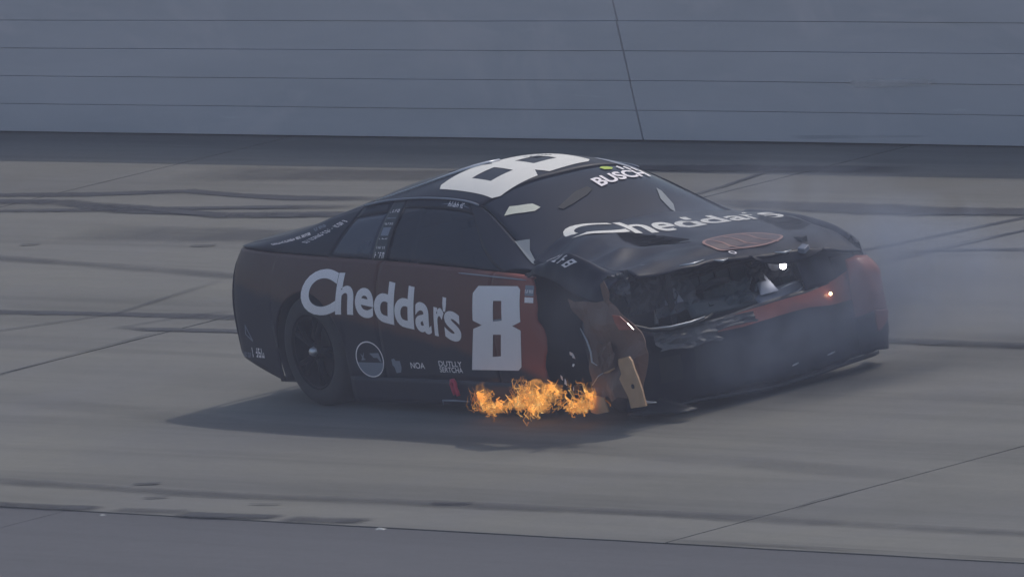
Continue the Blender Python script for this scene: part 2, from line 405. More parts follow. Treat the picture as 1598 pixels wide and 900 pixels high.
def barrier_section(x0, x1, label):
    root = empty('safety_barrier', (0, 0, 0), track_mat_rot)
    tag(root, label, 'barrier', 'steel barrier sections along the track')
    H, G, LEAN = 0.212, 0.0017, math.tan(R(5.0))
    for k in range(5):
        z0, z1 = 0.012 + k * H + G, 0.012 + (k + 1) * H - G
        n = max(12, int((x1 - x0) / 0.5)); V = []; Fc = []
        prof = [(0.012, 0), (0.003, 0.0015), (0, 0.007), (0, 0.5), (0, 0.993), (0.003, 0.9985), (0.012, 1), (0.2, 1), (0.2, 0)]
        for i in range(n + 1):
            x = x0 + (x1 - x0) * i / n
            for d, f in prof:
                z = z0 + (z1 - z0) * f
                w = 0.010 * noise.noise(Vector((x * 0.35, k * 5.1, 0))) + 0.004 * noise.noise(Vector((x * 1.3, k * 9.1, 3)))
                dz = 0.008 * noise.noise(Vector((x * 0.22, 2, 7)))
                V.append((x, WALL_N + d + w - z * LEAN, z + dz))
        m = len(prof)
        for i in range(n):
            for j in range(m):
                Fc.append((i * m + j, i * m + (j + 1) % m, (i + 1) * m + (j + 1) % m, (i + 1) * m + j))
        Fc += [list(range(m)), [n * m + j for j in range(m)][::-1]]
        mesh('steel_tube', V, Fc, M_barrier, root)
    for x in [x0 + 0.06, x1 - 0.06]:
        mesh('splice_plate', [(x - 0.05, WALL_N + 0.05, 0.03), (x + 0.05, WALL_N + 0.05, 0.03), (x + 0.05, WALL_N + 0.05 - 1.04 * LEAN, 1.05), (x - 0.05, WALL_N + 0.05 - 1.04 * LEAN, 1.05)], [(0, 1, 2, 3)], M_metal, root, solid=0.02)
    x = x0 + 1.5
    while x < x1 - 0.5:
        box('foam_block', (x, WALL_N + 0.38, 0.53), (0.7, 0.36, 0.96), M_dark, root); x += 2.4
    return root
def scuff(name, col, op):
    m = skid(name, op); m.node_tree.nodes['Principled BSDF'].inputs['Base Color'].default_value = (*col, 1); return m
M_scuff_pale, M_scuff_dark = scuff('pale_scuff', (0.86, 0.80, 0.80), .6), scuff('dark_scuff', (0.25, 0.26, 0.30), .22)
def wall_scuff(root, pts, width, mat, seed):
    o = ribbon('scuff_mark', pts, width, mat, root, 0, seed)
    for v in o.data.vertices: x, z = v.co.x, v.co.y; v.co = Vector((x, WALL_N - .012 - z * math.tan(R(5)), z))
SEAM = -7.27
sec_a = barrier_section(-34.0, SEAM - 0.011, 'blue-grey steel barrier section left of the vertical seam behind the car')
sec_b = barrier_section(SEAM + 0.011, 29.5, 'blue-grey steel barrier section from the vertical seam to the picture edge behind the hood')
wall_scuff(sec_b, [(-4.85, .435), (-4.3, .44), (-3.8, .445)], .06, M_scuff_pale, 73)
wall_scuff(sec_b, [(-5.6, .05), (-4.8, .045), (-4.0, .05)], .03, M_scuff_dark, 75)
cw = track_frame(mesh('concrete_wall', [], [], M_conc))
bm = bmesh.new(); bmesh.ops.create_cube(bm, size=1)
for v in bm.verts: v.co = Vector((v.co.x * 63.5 - 2.2, v.co.y * 0.35 + WALL_N + 0.78, v.co.z * 0.99 + 0.495))
bmesh.ops.bevel(bm, geom=bm.edges[:], offset=0.02, segments=2, affect='EDGES')
bm.to_mesh(cw.data); bm.free()
tag(cw, 'long plain concrete retaining wall directly behind the steel barrier', 'wall')

# ------------------------------------------------------------------ car surfaces (car frame: x forward from the rear axle, y left, z up)
# SURF BEGIN
def tab(x, T):
    """smooth table lookup (Catmull-Rom through the listed points)"""
    if x <= T[0][0]: return T[0][1]
    if x >= T[-1][0]: return T[-1][1]
    for i in range(len(T) - 1):
        if x <= T[i + 1][0]:
            x0, y0 = T[i]; x1, y1 = T[i + 1]; h = x1 - x0; s = (x - x0) / h
            m0 = (y1 - T[i - 1][1]) / (x1 - T[i - 1][0]) if i > 0 else (y1 - y0) / h
            m1 = (T[i + 2][1] - y0) / (T[i + 2][0] - x0) if i + 2 < len(T) else (y1 - y0) / h
            return ((2 * s**3 - 3 * s * s + 1) * y0 + (s**3 - 2 * s * s + s) * h * m0 + (-2 * s**3 + 3 * s * s) * y1 + (s**3 - s * s) * h * m1)
W_T = [(-1.02, .862), (-.92, .905), (-.6, .946), (-.2, .966), (.3, .962), (1.0, .948), (1.8, .948), (2.4, .962), (2.8, .972), (3.1, .955), (3.3, .90), (3.42, .82)]
IN_T = [(.03, .028), (.12, .012), (.25, .004), (.42, 0), (.56, 0), (.66, .010), (.75, .028), (.83, .055), (.90, .095), (.97, .15)]
BELT_T = [(-1.02, .918), (-.6, .91), (0, .898), (.9, .878), (2.0, .843), (2.45, .828), (3.0, .79), (3.4, .70)]
def side(x, z):
    flare = 0.018 * math.exp(-((x + .02) / .42) ** 2) * math.exp(-((z - .62) / .16) ** 2)
    return tab(x, W_T) - tab(z, IN_T) + flare
def belt(x): return tab(x, BELT_T)
YR_T = [(-1.02, .70), (-.8, .735), (-.6, .745), (-.2, .705), (.3, .63), (1.0, .585), (1.5, .585), (1.8, .64), (2.3, .755), (2.45, .79)]
ZR_T = [(-1.02, .95), (-.6, 1.0), (-.3, 1.055), (0, 1.13), (.3, 1.19), (.6, 1.225), (1.0, 1.238), (1.4, 1.218), (1.6, 1.172), (1.9, 1.052), (2.2, .922), (2.45, .84)]
CR_T = [(-1.02, .02), (-.6, .03), (0, .05), (.5, .088), (1.0, .118), (1.5, .108), (1.9, .092), (2.2, .07), (2.45, .06)]
def yr(x): return tab(x, YR_T)
def zr(x): return tab(x, ZR_T)
def roof_z(x, y):
    s = min(1.0, abs(y) / yr(x))
    return zr(x) + tab(x, CR_T) * (1 - s ** 2.7)
def gh(x, t):
    """greenhouse side: t = 0 at the belt, 1 at the roof rail; returns (half width, z)"""
    yb, zb = side(x, belt(x)) - 0.035, belt(x) + 0.02
    y1, z1 = yr(x), zr(x)
    bow = 0.025 * math.sin(math.pi * t)
    return yb + (y1 - yb) * t + bow, zb + (z1 - zb) * t
HOOD_Y = [-.76, -.45, -.1, .35, .78]
HOOD_R = [(2.12, [.90, 1.035, 1.03, 1.00, .91]), (2.45, [.895, 1.000, 0.985, .955, .905]), (2.75, [.885, .955, .94, .925, .885]), (3.0, [.878, .905, .895, .875, .84]), (3.22, [.872, .872, .862, .835, .79]), (3.40, [.845, .835, .818, .785, .72])]
def hood_z(x, y):
    rows = [(xx, tab(y, list(zip(HOOD_Y, zz)))) for xx, zz in HOOD_R]
    z = tab(x, rows)
    z += 0.020 * math.exp(-((x - 3.05 - .35 * y) / .07) ** 2) * math.exp(-((y + .45) / .32) ** 2) - 0.022 * math.exp(-((x - 3.22 + .25 * y) / .06) ** 2) * math.exp(-((y + .1) / .5) ** 2)
    z += 0.024 * math.exp(-((x - 2.62 + .5 * y) / .05) ** 2) * math.exp(-((y + .58) / .14) ** 2) + 0.012 * math.sin(17 * x + 6 * y) * math.exp(-((y + .60) / .16) ** 2)
    z += 0.018 * math.sin(6.5 * x + 3.2 * y) * math.exp(-((y + .35) / .5) ** 2) * min(1, max(0, (x - 2.2) / .4))
    return z
def nose_x(y):
    s = abs(y) / .98
    return 3.45 - .11 * s * s - .13 * s ** 9
# SURF END

HEAD = R(-57.438)
car = empty('race_car', (math.sin(R(57.438)) * .96, math.cos(R(57.438)) * .96, 0), (0, R(-0.5), HEAD))
tag(car, 'wrecked dark stock car with a white 8, its crushed nose smoking on the track', 'race car')

# ---- flat print laid onto the body
def flat_mesh(polys=None, text=None, bold=0.0):
    """triangulated 2D artwork: outlines with holes, or a word in the built-in typeface"""
    if text is not None:
        cu = bpy.data.curves.new('art', 'FONT'); cu.body = text; cu.size = 1.0; cu.offset = bold; cu.resolution_u = 6
    else:
        cu = bpy.data.curves.new('art', 'CURVE'); cu.dimensions = '2D'; cu.fill_mode = 'BOTH'
        for p in polys:
            sp = cu.splines.new('POLY'); sp.points.add(len(p) - 1); sp.use_cyclic_u = True
            for q, (x, y) in zip(sp.points, p): q.co = (x, y, 0, 1)
    o = bpy.data.objects.new('art', cu); COL.objects.link(o)
    dg = bpy.context.evaluated_depsgraph_get(); dg.update()
    ev = o.evaluated_get(dg); me = ev.to_mesh()
    V = [(v.co.x, v.co.y) for v in me.vertices]; Fc = [tuple(p.vertices) for p in me.polygons]
    ev.to_mesh_clear(); bpy.data.objects.remove(o); bpy.data.curves.remove(cu)
    return V, Fc
def print_on(name, art, to2, to3, mat, parent, step=0.05):
    """art (2D mesh) -> surface coordinates by to2 -> 3D by to3, cut on a grid so that it follows the surface"""
    V, Fc = art
    V = [to2(x, y) for x, y in V]
    bm = bmesh.new(); bv = [bm.verts.new((x, y, 0)) for x, y in V]
    for f in Fc:
        try: bm.faces.new([bv[k] for k in f])
        except ValueError: pass
    for ax in (0, 1):
        lo = min(v[ax] for v in V); hi = max(v[ax] for v in V); c = lo + step
        while c < hi:
            co = Vector((c, 0, 0)) if ax == 0 else Vector((0, c, 0)); no = Vector((1, 0, 0)) if ax == 0 else Vector((0, 1, 0))
            bmesh.ops.bisect_plane(bm, geom=bm.verts[:] + bm.edges[:] + bm.faces[:], plane_co=co, plane_no=no); c += step
    for v in bm.verts: v.co = Vector(to3(v.co.x, v.co.y))
    bm.normal_update()
    return from_bm(name, bm, mat, parent)
PROUD = 0.0035
def S3(x, z): return (x, -(side(x, z) + PROUD), z)
def R3(x, y): return (x, y, roof_z(x, y) + PROUD)
def H3(x, y): return (x, y, hood_z(x, y) + PROUD)
def G3(x, t):
    y, z = gh(x, t); return (x, -(y + PROUD + 0.002), z)
def bbox(art):
    xs = [v[0] for v in art[0]]; ys = [v[1] for v in art[0]]; return min(xs), max(xs), min(ys), max(ys)
def word_on(name, text, p0, p1, h, to3, mat, parent, bold=0.02, up=None, step=0.05):
    """a word from p0 to p1 (surface coordinates) with letter height h along up"""
    art = flat_mesh(text=text, bold=bold); x0, x1, y0, y1 = bbox(art)
    d = Vector((p1[0] - p0[0], p1[1] - p0[1])); u = Vector(up).normalized() if up else Vector((-d.y, d.x)).normalized()
    def to2(x, y):
        f = (x - x0) / (x1 - x0); g = (y - y0) / (y1 - y0)
        return (p0[0] + d.x * f + u.x * h * g, p0[1] + d.y * f + u.y * h * g)
    return print_on(name, art, to2, to3, mat, parent, step)
def scribble(n, seed, w=0.55):
    """unreadable small print: a row of blocky little marks, each its own outline, in a unit-high strip n wide"""
    rnd = random.Random(seed); V = []; Fc = []
    def q(a, b, c, d):
        k = len(V); V.extend([(a, b), (c, b), (c, d), (a, d)]); Fc.append((k, k + 1, k + 2, k + 3))
    for i in range(n):
        x = i + 0.12; t = 0.2
        if rnd.random() < .8: q(x, 0, x + t, 1)
        if rnd.random() < .6: q(x + w, 0, x + w + t, rnd.choice([.55, 1]))
        if rnd.random() < .7: q(x + t + .01, .8, x + w - .01, 1)
        if rnd.random() < .5: q(x + t + .01, .42, x + w - .01, .6)
        if rnd.random() < .6: q(x + t + .01, 0, x + w - .01, .2)
    return V, Fc
def strip_on(name, art, p0, p1, h, to3, mat, parent, step=0.05, up=None):
    x0, x1, y0, y1 = bbox(art); d = Vector((p1[0] - p0[0], p1[1] - p0[1]))
    u = Vector(up).normalized() if up else Vector((-d.y, d.x)).normalized()
    o = print_on(name, art, lambda x, y: (p0[0] + d.x * (x - x0) / (x1 - x0) + u.x * h * (y - y0) / (y1 - y0), p0[1] + d.y * (x - x0) / (x1 - x0) + u.y * h * (y - y0) / (y1 - y0)), to3, mat, parent, step)
    o['kind'] = 'stuff'; return o
ident = lambda x, y: (x, y)

# ---- lower body sides
ARCH_R, ARCH_X, ARCH_Z, FARCH_X = 0.385, -0.05, 0.335, 2.80
def z_low(x):
    if x < ARCH_X - ARCH_R: return tab(x, [(-1.02, .30), (-.8, .245), (-.5, .17), (-.40, .15)])
    if abs(x - ARCH_X) < ARCH_R: return ARCH_Z + math.sqrt(ARCH_R ** 2 - (x - ARCH_X) ** 2)
    if abs(x - FARCH_X) < ARCH_R: return ARCH_Z + math.sqrt(ARCH_R ** 2 - (x - FARCH_X) ** 2)
    if x > FARCH_X: return .12
    return .20
def body_sheet(name, xs, s, mat, zlo=z_low, nz=16, xwarp=None, top=True):
    rows = nz + 1 + (3 if top else 0); V = []
    for j in range(rows):
        for x in xs:
            if j <= nz:
                z = zlo(x) + (belt(x) - zlo(x)) * j / nz; y = side(x, z)
            else:
                k = j - nz; z = belt(x) + (0, .009, .016, .020)[k]; y = side(x, belt(x)) - (0, .006, .019, .036)[k]
            xx = xwarp(x, z) if xwarp else x
            V.append(Vector((xx, s * y, z)))
    n = len(xs); Fc = []
    for j in range(rows - 1):
        for i in range(n - 1):
            a = j * n + i; f = (a, a + 1, a + n + 1, a + n); Fc.append(f if s < 0 else f[::-1])
    return mesh(name, V, Fc, mat, car, True, 0.008)
def lin(a, b, n): return [a + (b - a) * i / n for i in range(n + 1)]
arch_cols = [ARCH_X - ARCH_R - .0005] + [ARCH_X + ARCH_R * math.cos(math.pi * (1 - i / 28)) * (0.9999) for i in range(29)] + [ARCH_X + ARCH_R + .0005]
def arch_shift(c): return [x - ARCH_X + c for x in arch_cols]
def jag(x, z):
    if x < 2.2: return x
    f = (x - 2.2) / .33
    e = tab(z, [(.16, 2.575), (.22, 2.56), (.30, 2.535), (.36, 2.55), (.42, 2.585), (.50, 2.60), (.56, 2.575), (.60, 2.53), (.68, 2.535), (.74, 2.52), (.80, 2.50), (.86, 2.45)]) + .008 * noise.noise(Vector((z * 40, 0, 0)))
    return 2.2 + (e - 2.2) * f
panels = {}
for s, tagname in ((-1, 'r'), (1, 'l')):
    panels['quarter' + tagname] = body_sheet('quarter_panel', lin(-1.02, ARCH_X - ARCH_R - .001, 16)[:-1] + arch_cols + lin(ARCH_X + ARCH_R + .001, .735, 10)[1:], s, M_side)
    panels['door' + tagname] = body_sheet('door', lin(.741, 2.0, 34), s, M_side, zlo=lambda x: .20)
    if s < 0: panels['fenderr'] = body_sheet('fender', lin(2.006, 2.53, 20), s, M_side, zlo=lambda x: .16, nz=40, xwarp=jag)
    else: panels['fenderl'] = body_sheet('fender', lin(2.006, FARCH_X - ARCH_R - .001, 10)[:-1] + arch_shift(FARCH_X) + lin(FARCH_X + ARCH_R + .001, 3.36, 6)[1:], s, M_paint)
    # side skirt, a strip of its own below the door
    def skirt(u, v, s=s):
        x = ARCH_X + ARCH_R + .004 + (2.36 - ARCH_X - ARCH_R) * u
        return (x, s * (side(x, .05 + .155 * v) + .010 * (1 - v)), .05 + .155 * v)
    o = patch('side_skirt', skirt, 40, 5, M_side, car, 0.008)
# tail: bumper cover closing the rear, deck lid, short lip
def tail(u, v):
    z = .30 + .60 * v; a = -1 + 2 * u; y = a * side(-1.02, z)
    return (-1.022 - .055 * (1 - abs(a) ** 4) - .02 * math.sin(math.pi * v), y, z)
patch('rear_bumper', tail, 30, 10, M_paint, car)
def deck(u, v):
    x = -1.018 + .488 * u; a = -1 + 2 * v; y = a * (yr(x) - .004)
    return (x, y, roof_z(x, y))
deck_o = patch('deck_lid', deck, 12, 24, M_paint, car)
# diffuser fins and floor
box('floor_pan', (1.2, 0, .115), (4.0, 1.5, .03), M_dark, car)
for y in (-.5, -.18, .18, .5): box('diffuser_fin', (-.86, y, .2), (.32, .012, .14), M_dark, car)

# ---- greenhouse
def gh_quad(name, q, nu, nv, mat, s=-1, off=0.0, solid=0.006):
    (bl, br, tr, tl) = q
    def fn(u, v):
        b = (bl[0] + (br[0] - bl[0]) * u, bl[1] + (br[1] - bl[1]) * u); t = (tl[0] + (tr[0] - tl[0]) * u, tl[1] + (tr[1] - tl[1]) * u)
        x = b[0] + (t[0] - b[0]) * v; tt = b[1] + (t[1] - b[1]) * v
        y, z = gh(x, tt); return (x, s * (y + off), z)
    return patch(name, fn, nu, nv, mat, car, solid)
QW = [(.30, .10), (.60, .02), (.60, .72), (.30, .72)]
for s in (-1, 1):
    cp = gh_quad('sail_panel', [(-1.02, 0), (.12, 0), (.30, 1), (-1.02, 1)], 40, 12, M_paint, s)
    gh_quad('quarter_window', [(.125, .03), (.60, .03), (.60, .80), (.272, .80)], 10, 8, M_pale, s, -.004, .003)
    gh_quad('window_header', [(.272, .805), (.60, .805), (.60, 1), (.304, 1)], 8, 3, M_paint, s)
    pl = gh_quad('pillar', [(.605, 0), (.745, 0), (.745, 1), (.605, 1)], 6, 12, M_trim, s, .002)
    if s < 0: pillar_r, sail_r = pl, cp
    gh_quad('side_window', [(.75, .02), (2.09, .02), (1.50, .86), (.75, .86)], 24, 12, M_glass, s, -.004, .003)
    gh_quad('window_header', [(.75, .865), (1.497, .865), (1.40, 1), (.75, 1)], 14, 3, M_paint, s)
    def apillar(u, v, s=s):
        xl, tl = 2.095 - .692 * v, v; xr = 2.44 - 1.035 * v
        x = xl + (xr - xl) * u; tt = tl + (1 - tl) * u
        y, z = gh(x, tt); return (x, s * (y + .002), z)
    patch('pillar', apillar, 10, 24, M_paint, car)
def xtop(a): return 1.56 - .05 * a * a
def roof_fn(u, v):
    a = -1 + 2 * v; x = .36 + (xtop(a) - .36) * u; y = a * yr(x); return (x, y, roof_z(x, y))
roof_o = patch('roof', roof_fn, 30, 40, M_paint, car)
def shield(u, v):
    a = -1 + 2 * v; x0 = xtop(a) + .006; x = x0 + (2.42 - x0) * u; y = a * (yr(x) - .012); return (x, y, roof_z(x, y) - .003)
shield_o = patch('windshield', shield, 24, 36, M_shield, car, 0.004)
def rearwin(u, v):
    a = -1 + 2 * v; x = -.524 + (.354 + .524) * u; y = a * (yr(x) - .05); return (x, y, roof_z(x, y) - .003)
patch('rear_window', rearwin, 20, 24, M_glass, car, 0.004)
for s in (-1, 1):
    patch('rear_window_frame', lambda u, v, s=s: (lambda x, y: (x, y, roof_z(x, y)))(-.524 + .878 * u, s * (yr(-.524 + .878 * u) - .048 * (1 - v))), 20, 2, M_paint, car)
    # drip rail and roof fence
    tube('drip_rail', [(x, s * (yr(x) + .004), zr(x) + .004) for x in lin(.30, 1.50, 24)], .0075, M_grey, car, 6)  # the roof rail's highlight is put into this tube's grey
tube('roof_fence', [(x, y, roof_z(x, y) + .008) for x, y in [(.36, -.59), (.50, -.545), (.62, -.49), (.71, -.435), (.80, -.36), (.86, -.27), (.89, -.18), (.91, -.10), (.925, -.02)]], [.003, .004, .005, .006, .007, .010, .012, .012, .009], M_edge, car, 6)
for x, y in ((.62, .02), (.98, .33)):
    patch('roof_flap', lambda u, v, x=x, y=y: R3(x + .16 * u, y - .22 + .2 * v), 4, 4, M_trim, car, 0.004)

# ---- hood, fender tops, nose
def hood_fn(u, v):
    y = -.76 + 1.54 * v
    xf = 3.40 + .02 * math.sin(y * 9) - .20 * max(0, -(y + .25)) ** 1.1 - .06 * max(0, y - .45)
    x = 2.20 - .06 * (abs(y) / .76) ** 2 * -1 + (xf - 2.2) * u
    lipdrop = max(0, u - .82) / .18
    return (x + .03 * lipdrop * noise.noise(Vector((y * 4, 3, 0))), y, hood_z(x, y) + .008 * noise.noise(Vector((x * 7, y * 7, 1))) - lipdrop ** 2 * (.018 + .045 * max(0, noise.noise(Vector((y * 3.3, 9, 0))))))
hood = patch('hood', hood_fn, 44, 48, M_paint, car, 0.012)
def lfend(u, v):
    x = 2.26 + (3.33 - 2.26) * u; z0 = hood_z(min(x, 3.38), .775) - .006; y1, z1 = side(x, belt(x)) - .036, belt(x) + .02
    y0 = .785
    return (x, y0 + (y1 - y0) * v, z0 + (z1 - z0) * v + .03 * math.sin(math.pi * v))
patch('fender_top', lfend, 24, 8, M_paint, car, 0.008)
# crumpled remains of the fender over the front wheel: sheet metal folded upwards
CR = [[(2.38, -.90, .845), (2.55, -.925, .86), (2.72, -.93, .83), (2.92, -.935, .76), (3.10, -.94, .72), (3.24, -.92, .69)],
      [(2.40, -.88, .875), (2.60, -.90, .93), (2.80, -.91, .925), (2.98, -.90, .85), (3.14, -.90, .80), (3.27, -.89, .79)],
      [(2.42, -.83, .885), (2.62, -.85, .945), (2.82, -.86, .985), (2.98, -.83, .93), (3.14, -.83, .865), (3.28, -.82, .84)],
      [(2.42, -.78, .885), (2.62, -.79, .90), (2.82, -.80, .915), (2.98, -.78, .90), (3.12, -.78, .875), (3.26, -.77, .862)]]
def crumple(u, v):
    def row(r): return [tab(u * 5, [(i, r[i][k]) for i in range(6)]) for k in range(3)]
    rr = [row(r) for r in CR]; p = [tab(v * 3, [(j, rr[j][k]) for j in range(4)]) for k in range(3)]
    w = Vector((p[0] * 9, p[1] * 9, p[2] * 9)); d = noise.noise(w) * .012
    return (p[0], p[1] - d, p[2] + d)
crumpled = patch('crumpled_fender', crumple, 40, 24, M_paint, car, 0.005)

# nose cover: lower bumper between the splitter and the torn upper edge
def nose(u, v):
    y = -.90 + 1.87 * u
    ztop = .505 + .03 * math.sin(3 * y + .6) + .13 * max(0, (y - .45) / .5) ** 1.6 + .09 * max(0, (-.62 - y) / .28) ** 1.5
    z = .045 + (.03 * noise.noise(Vector((y * 3.5, 8, 0))) + .012 * noise.noise(Vector((y * 13, 8, 0)))) * (1 - v) ** 2 + (ztop - .045) * v
    x = nose_x(y) - .05 * (1 - v) ** 2 + .035 * math.sin(math.pi * v) + .022 * noise.noise(Vector((y * 3.2, z * 5, 0))) + .010 * noise.noise(Vector((y * 11, z * 9, 4)))
    return (x, y, z)
bumper = patch('front_bumper', nose, 60, 16, M_paint, car, 0.010)
def nose_pt(y, z, off=0.0):
    ztop = .505 + .03 * math.sin(3 * y + .6) + .13 * max(0, (y - .45) / .5) ** 1.6 + .09 * max(0, (-.62 - y) / .28) ** 1.5
    v = (z - .045) / (ztop - .045)
    return (nose_x(y) - .05 * (1 - v) ** 2 + .035 * math.sin(math.pi * v) + .022 * noise.noise(Vector((y * 3.2, z * 5, 0))) + .010 * noise.noise(Vector((y * 11, z * 9, 4))) + off, y, z)
def stripe(u, v):
    y = -.60 + 1.50 * u
    zc = .452 + .02 * math.sin(3 * y + .6) + .10 * max(0, (y - .45) / .5) ** 1.6; w = (.042 + .06 * max(0, (y - .35) / .5)) * min(1, .1 + (y + .60) / .5)
    return nose_pt(y, zc - w + 2 * w * v, .004)
patch('bumper_stripe', stripe, 50, 5, M_orange, bumper, 0.0, ref=Vector((0, 0, .4)))
# red corner cover on the far side of the nose
def corner(u, v):
    a = R(-28 + 112 * u); z = .08 + .575 * v - .03 * abs(math.sin(a)); rf = 1 - .30 * max(0, (v - .78) / .22) ** 2 - .10 * max(0, .25 - v) / .25
    k = .014 * noise.noise(Vector((u * 4, v * 5, 3)))
    return (3.235 + (.215 + k) * math.cos(a) * rf, .785 + (.215 + k) * math.sin(a) * rf, z)
patch('corner_cover', lambda u, v: corner(u, .40 + .60 * v), 20, 14, M_orange, car, 0.008)
patch('corner_fold', lambda u, v: (lambda p: (p[0] + .010, p[1] + .004, p[2]))(corner(.30 + .5 * u * (.1 + .9 * v), .20 + .22 * v)), 8, 12, M_orange, car, 0.005)
patch('corner_base', lambda u, v: corner(u, .395 * v), 20, 10, M_paint, car, 0.008)
# the far half of the nose cover is still there below the hood edge
def far_nose(u, v):
    y = .36 + .60 * u; zb = .50 + .03 * math.sin(3 * y + .6) + .13 * max(0, (y - .45) / .5) ** 1.6; zt = hood_z(3.36, min(y, .78)) - .02 - .25 * max(0, y - .78)
    return (nose_x(y) + .005 - .09 * v, y, zb + (max(zt, zb + .01) - zb) * v)
patch('nose_cover', far_nose, 24, 8, M_paint, car, 0.008)
patch('lamp_recess', lambda u, v: (lambda p: (p[0] + .006, p[1], p[2]))(far_nose(.42 + .4 * u, .15 + .55 * v)), 10, 5, M_dark, car, 0.002)
patch('fender_closing', lambda u, v: (3.05 + .27 * u, .80 + .03 * v, .50 + .26 * v), 4, 4, M_dark, car, 0.006)
# lower grille opening: frame recess and slats
def gpt(y, z, off): return nose_pt(y, z, off)
patch('grille_panel', lambda u, v: gpt(-.50 + 1.0 * u, .16 + .20 * v, .004), 30, 6, M_dark, bumper, 0.0, ref=Vector((0, 0, .3)))
for y in (-.66, .62):
    patch('brake_duct', lambda u, v, y=y: gpt(y - .07 + .14 * u, .19 + .15 * v, .004), 6, 6, M_dark, bumper, 0.0, ref=Vector((0, 0, .3)))
patch('splitter', lambda u, v: (nose_x(-.86 + 1.82 * u) - .14 + .12 * v, -.86 + 1.82 * u, .035 + .012 * math.sin(9 * u)), 40, 3, M_trim, car, 0.02, ref=Vector((3.2, 0, -1)))
# rubber lip along the torn top edge of the bumper, its highlight added as a bright tube
tube('bumper_lip', [(3.25, -.955, .655), (3.32, -.93, .625), (3.40, -.86, .56), (3.45, -.78, .522), (3.48, -.66, .505), (3.49, -.52, .505), (3.48, -.40, .515), (3.45, -.33, .53)], [.008, .011, .013, .014, .014, .013, .011, .006], M_trim, car, 8)
tube('edge_wear_highlight', [(3.45, -.79, .535), (3.485, -.66, .520), (3.496, -.52, .520), (3.487, -.41, .530)], [.002, .005, .006, .003], M_edge, car, 6)
mesh('headlight_cover', [(3.371, -.972, .652), (3.44, -.968, .645), (3.50, -.962, .605), (3.545, -.955, .565), (3.42, -.972, .563), (3.385, -.972, .605)], [(0, 1, 2, 3, 4, 5)], M_orange, car, solid=0.006)

# buckled grey skin hanging under the lip and crumpled sheets inside the opening
def crumpled_sheet(name, p0, pu, pv, mat, seed, amp=.03, nu=12, nv=8):
    p0, pu, pv = Vector(p0), Vector(pu), Vector(pv); nrm = pu.cross(pv).normalized()
    def fn(u, v):
        q = p0 + pu * u + pv * v * (1 + .25 * noise.noise(Vector((u * 3, seed, 0)))) + pu * .12 * v * noise.noise(Vector((seed, v * 4, 2)))
        f = noise.noise(Vector((u * 3.1, v * 3.1, seed))); g = abs(noise.noise(Vector((u * 6, v * 6, seed + 9))))
        return q + nrm * (amp * f + amp * .8 * g)
    return patch(name, fn, nu, nv, mat, car, 0.004, ref=Vector((2.9, 0, .6)), smooth=False)
crumpled_sheet('buckled_skin', (3.46, -.78, .51), (.03, .42, -.02), (.03, .02, -.12), M_crush, 2, .02)
crumpled_sheet('buckled_skin', (3.46, -.40, .50), (.02, .34, -.01), (.02, .0, -.06), M_crush, 5, .015)
crumpled_sheet('crumpled_sheet', (3.30, -.62, .55), (.02, .30, .03), (-.10, .02, .17), M_crush, 8, .05)
crumpled_sheet('crumpled_sheet', (3.34, -.28, .53), (.02, .32, .0), (-.10, .03, .14), M_teal, 11, .05)
crumpled_sheet('crumpled_sheet', (3.28, -.80, .60), (.06, .22, .02), (-.06, .03, .20), M_dark, 14, .06)
crumpled_sheet('crumpled_sheet', (3.30, .10, .62), (.02, .26, .0), (-.08, .0, .12), M_dark, 17, .05)
crumpled_sheet('crumpled_sheet', (3.24, -.52, .74), (.04, .55, .02), (-.03, .0, .07), M_dark, 20, .04)
crumpled_sheet('torn_skin', (3.20, -.90, .70), (.13, .10, .04), (-.04, .03, .14), M_crush, 23, .05)
crumpled_sheet('torn_skin', (3.12, -.96, .30), (.16, .0, .03), (.02, -.01, .16), M_torn, 26, .03)
# what the torn nose lays open: radiator, ducts, struts, pump, hoses
box('radiator', (3.12, .05, .60), (.07, .95, .34), M_teal, car, (0, R(-12), 0), 0.008)
for k in range(9): box('radiator_fin', (3.166 + .003 * (k % 2), -.40 + .11 * k, .60), (.01, .012, .32), M_trim, car, (0, R(-12), 0))
box('core_support', (3.18, .05, .76), (.05, 1.35, .05), M_dark, car, (R(2), 0, R(1)), 0.006)
box('core_support', (3.22, .05, .47), (.06, 1.4, .05), M_dark, car, (0, 0, 0), 0.006)
box('engine_block', (2.72, 0, .55), (.6, .55, .4), M_dark, car, (0, 0, 0), 0.03)
tube('frame_rail', [(2.5, -.46, .36), (3.0, -.46, .36), (3.30, -.44, .38)], .035, M_dark, car)
tube('frame_rail', [(2.5, .46, .36), (3.0, .46, .36), (3.30, .44, .38)], .035, M_dark, car)
tube('strut_tube', [(3.28, .10, .52), (3.22, .18, .66), (3.10, .22, .78)], .013, M_metal, car)
tube('strut_tube', [(3.30, -.02, .515), (3.27, .06, .60), (3.24, .14, .67)], .006, M_edge, car)
tube('strut_tube', [(3.28, -.62, .52), (3.20, -.55, .66), (3.05, -.50, .80)], .014, M_metal, car)
tube('hose', [(3.20, -.30, .60), (3.30, -.32, .66), (3.34, -.22, .70), (3.30, -.10, .68), (3.18, -.06, .66)], .022, M_dark, car)
patch('duct_panel', lambda u, v: (3.36 - .05 * v + .02 * math.sin(5 * u), -.42 + .62 * u, .515 + .10 * v * (1 - .5 * u)), 14, 4, M_teal, car, 0.006)
patch('duct_panel', lambda u, v: (3.38 - .08 * v, .06 + .36 * u, .505 + (.05 + .03 * u) * v), 10, 4, M_grey, car, 0.006)
tube('edge_wear_highlight', [(3.40, .12, .505), (3.415, .22, .515), (3.41, .32, .53), (3.39, .39, .555), (3.37, .40, .572)], [.002, .004, .005, .004, .002], M_edge, car, 6)
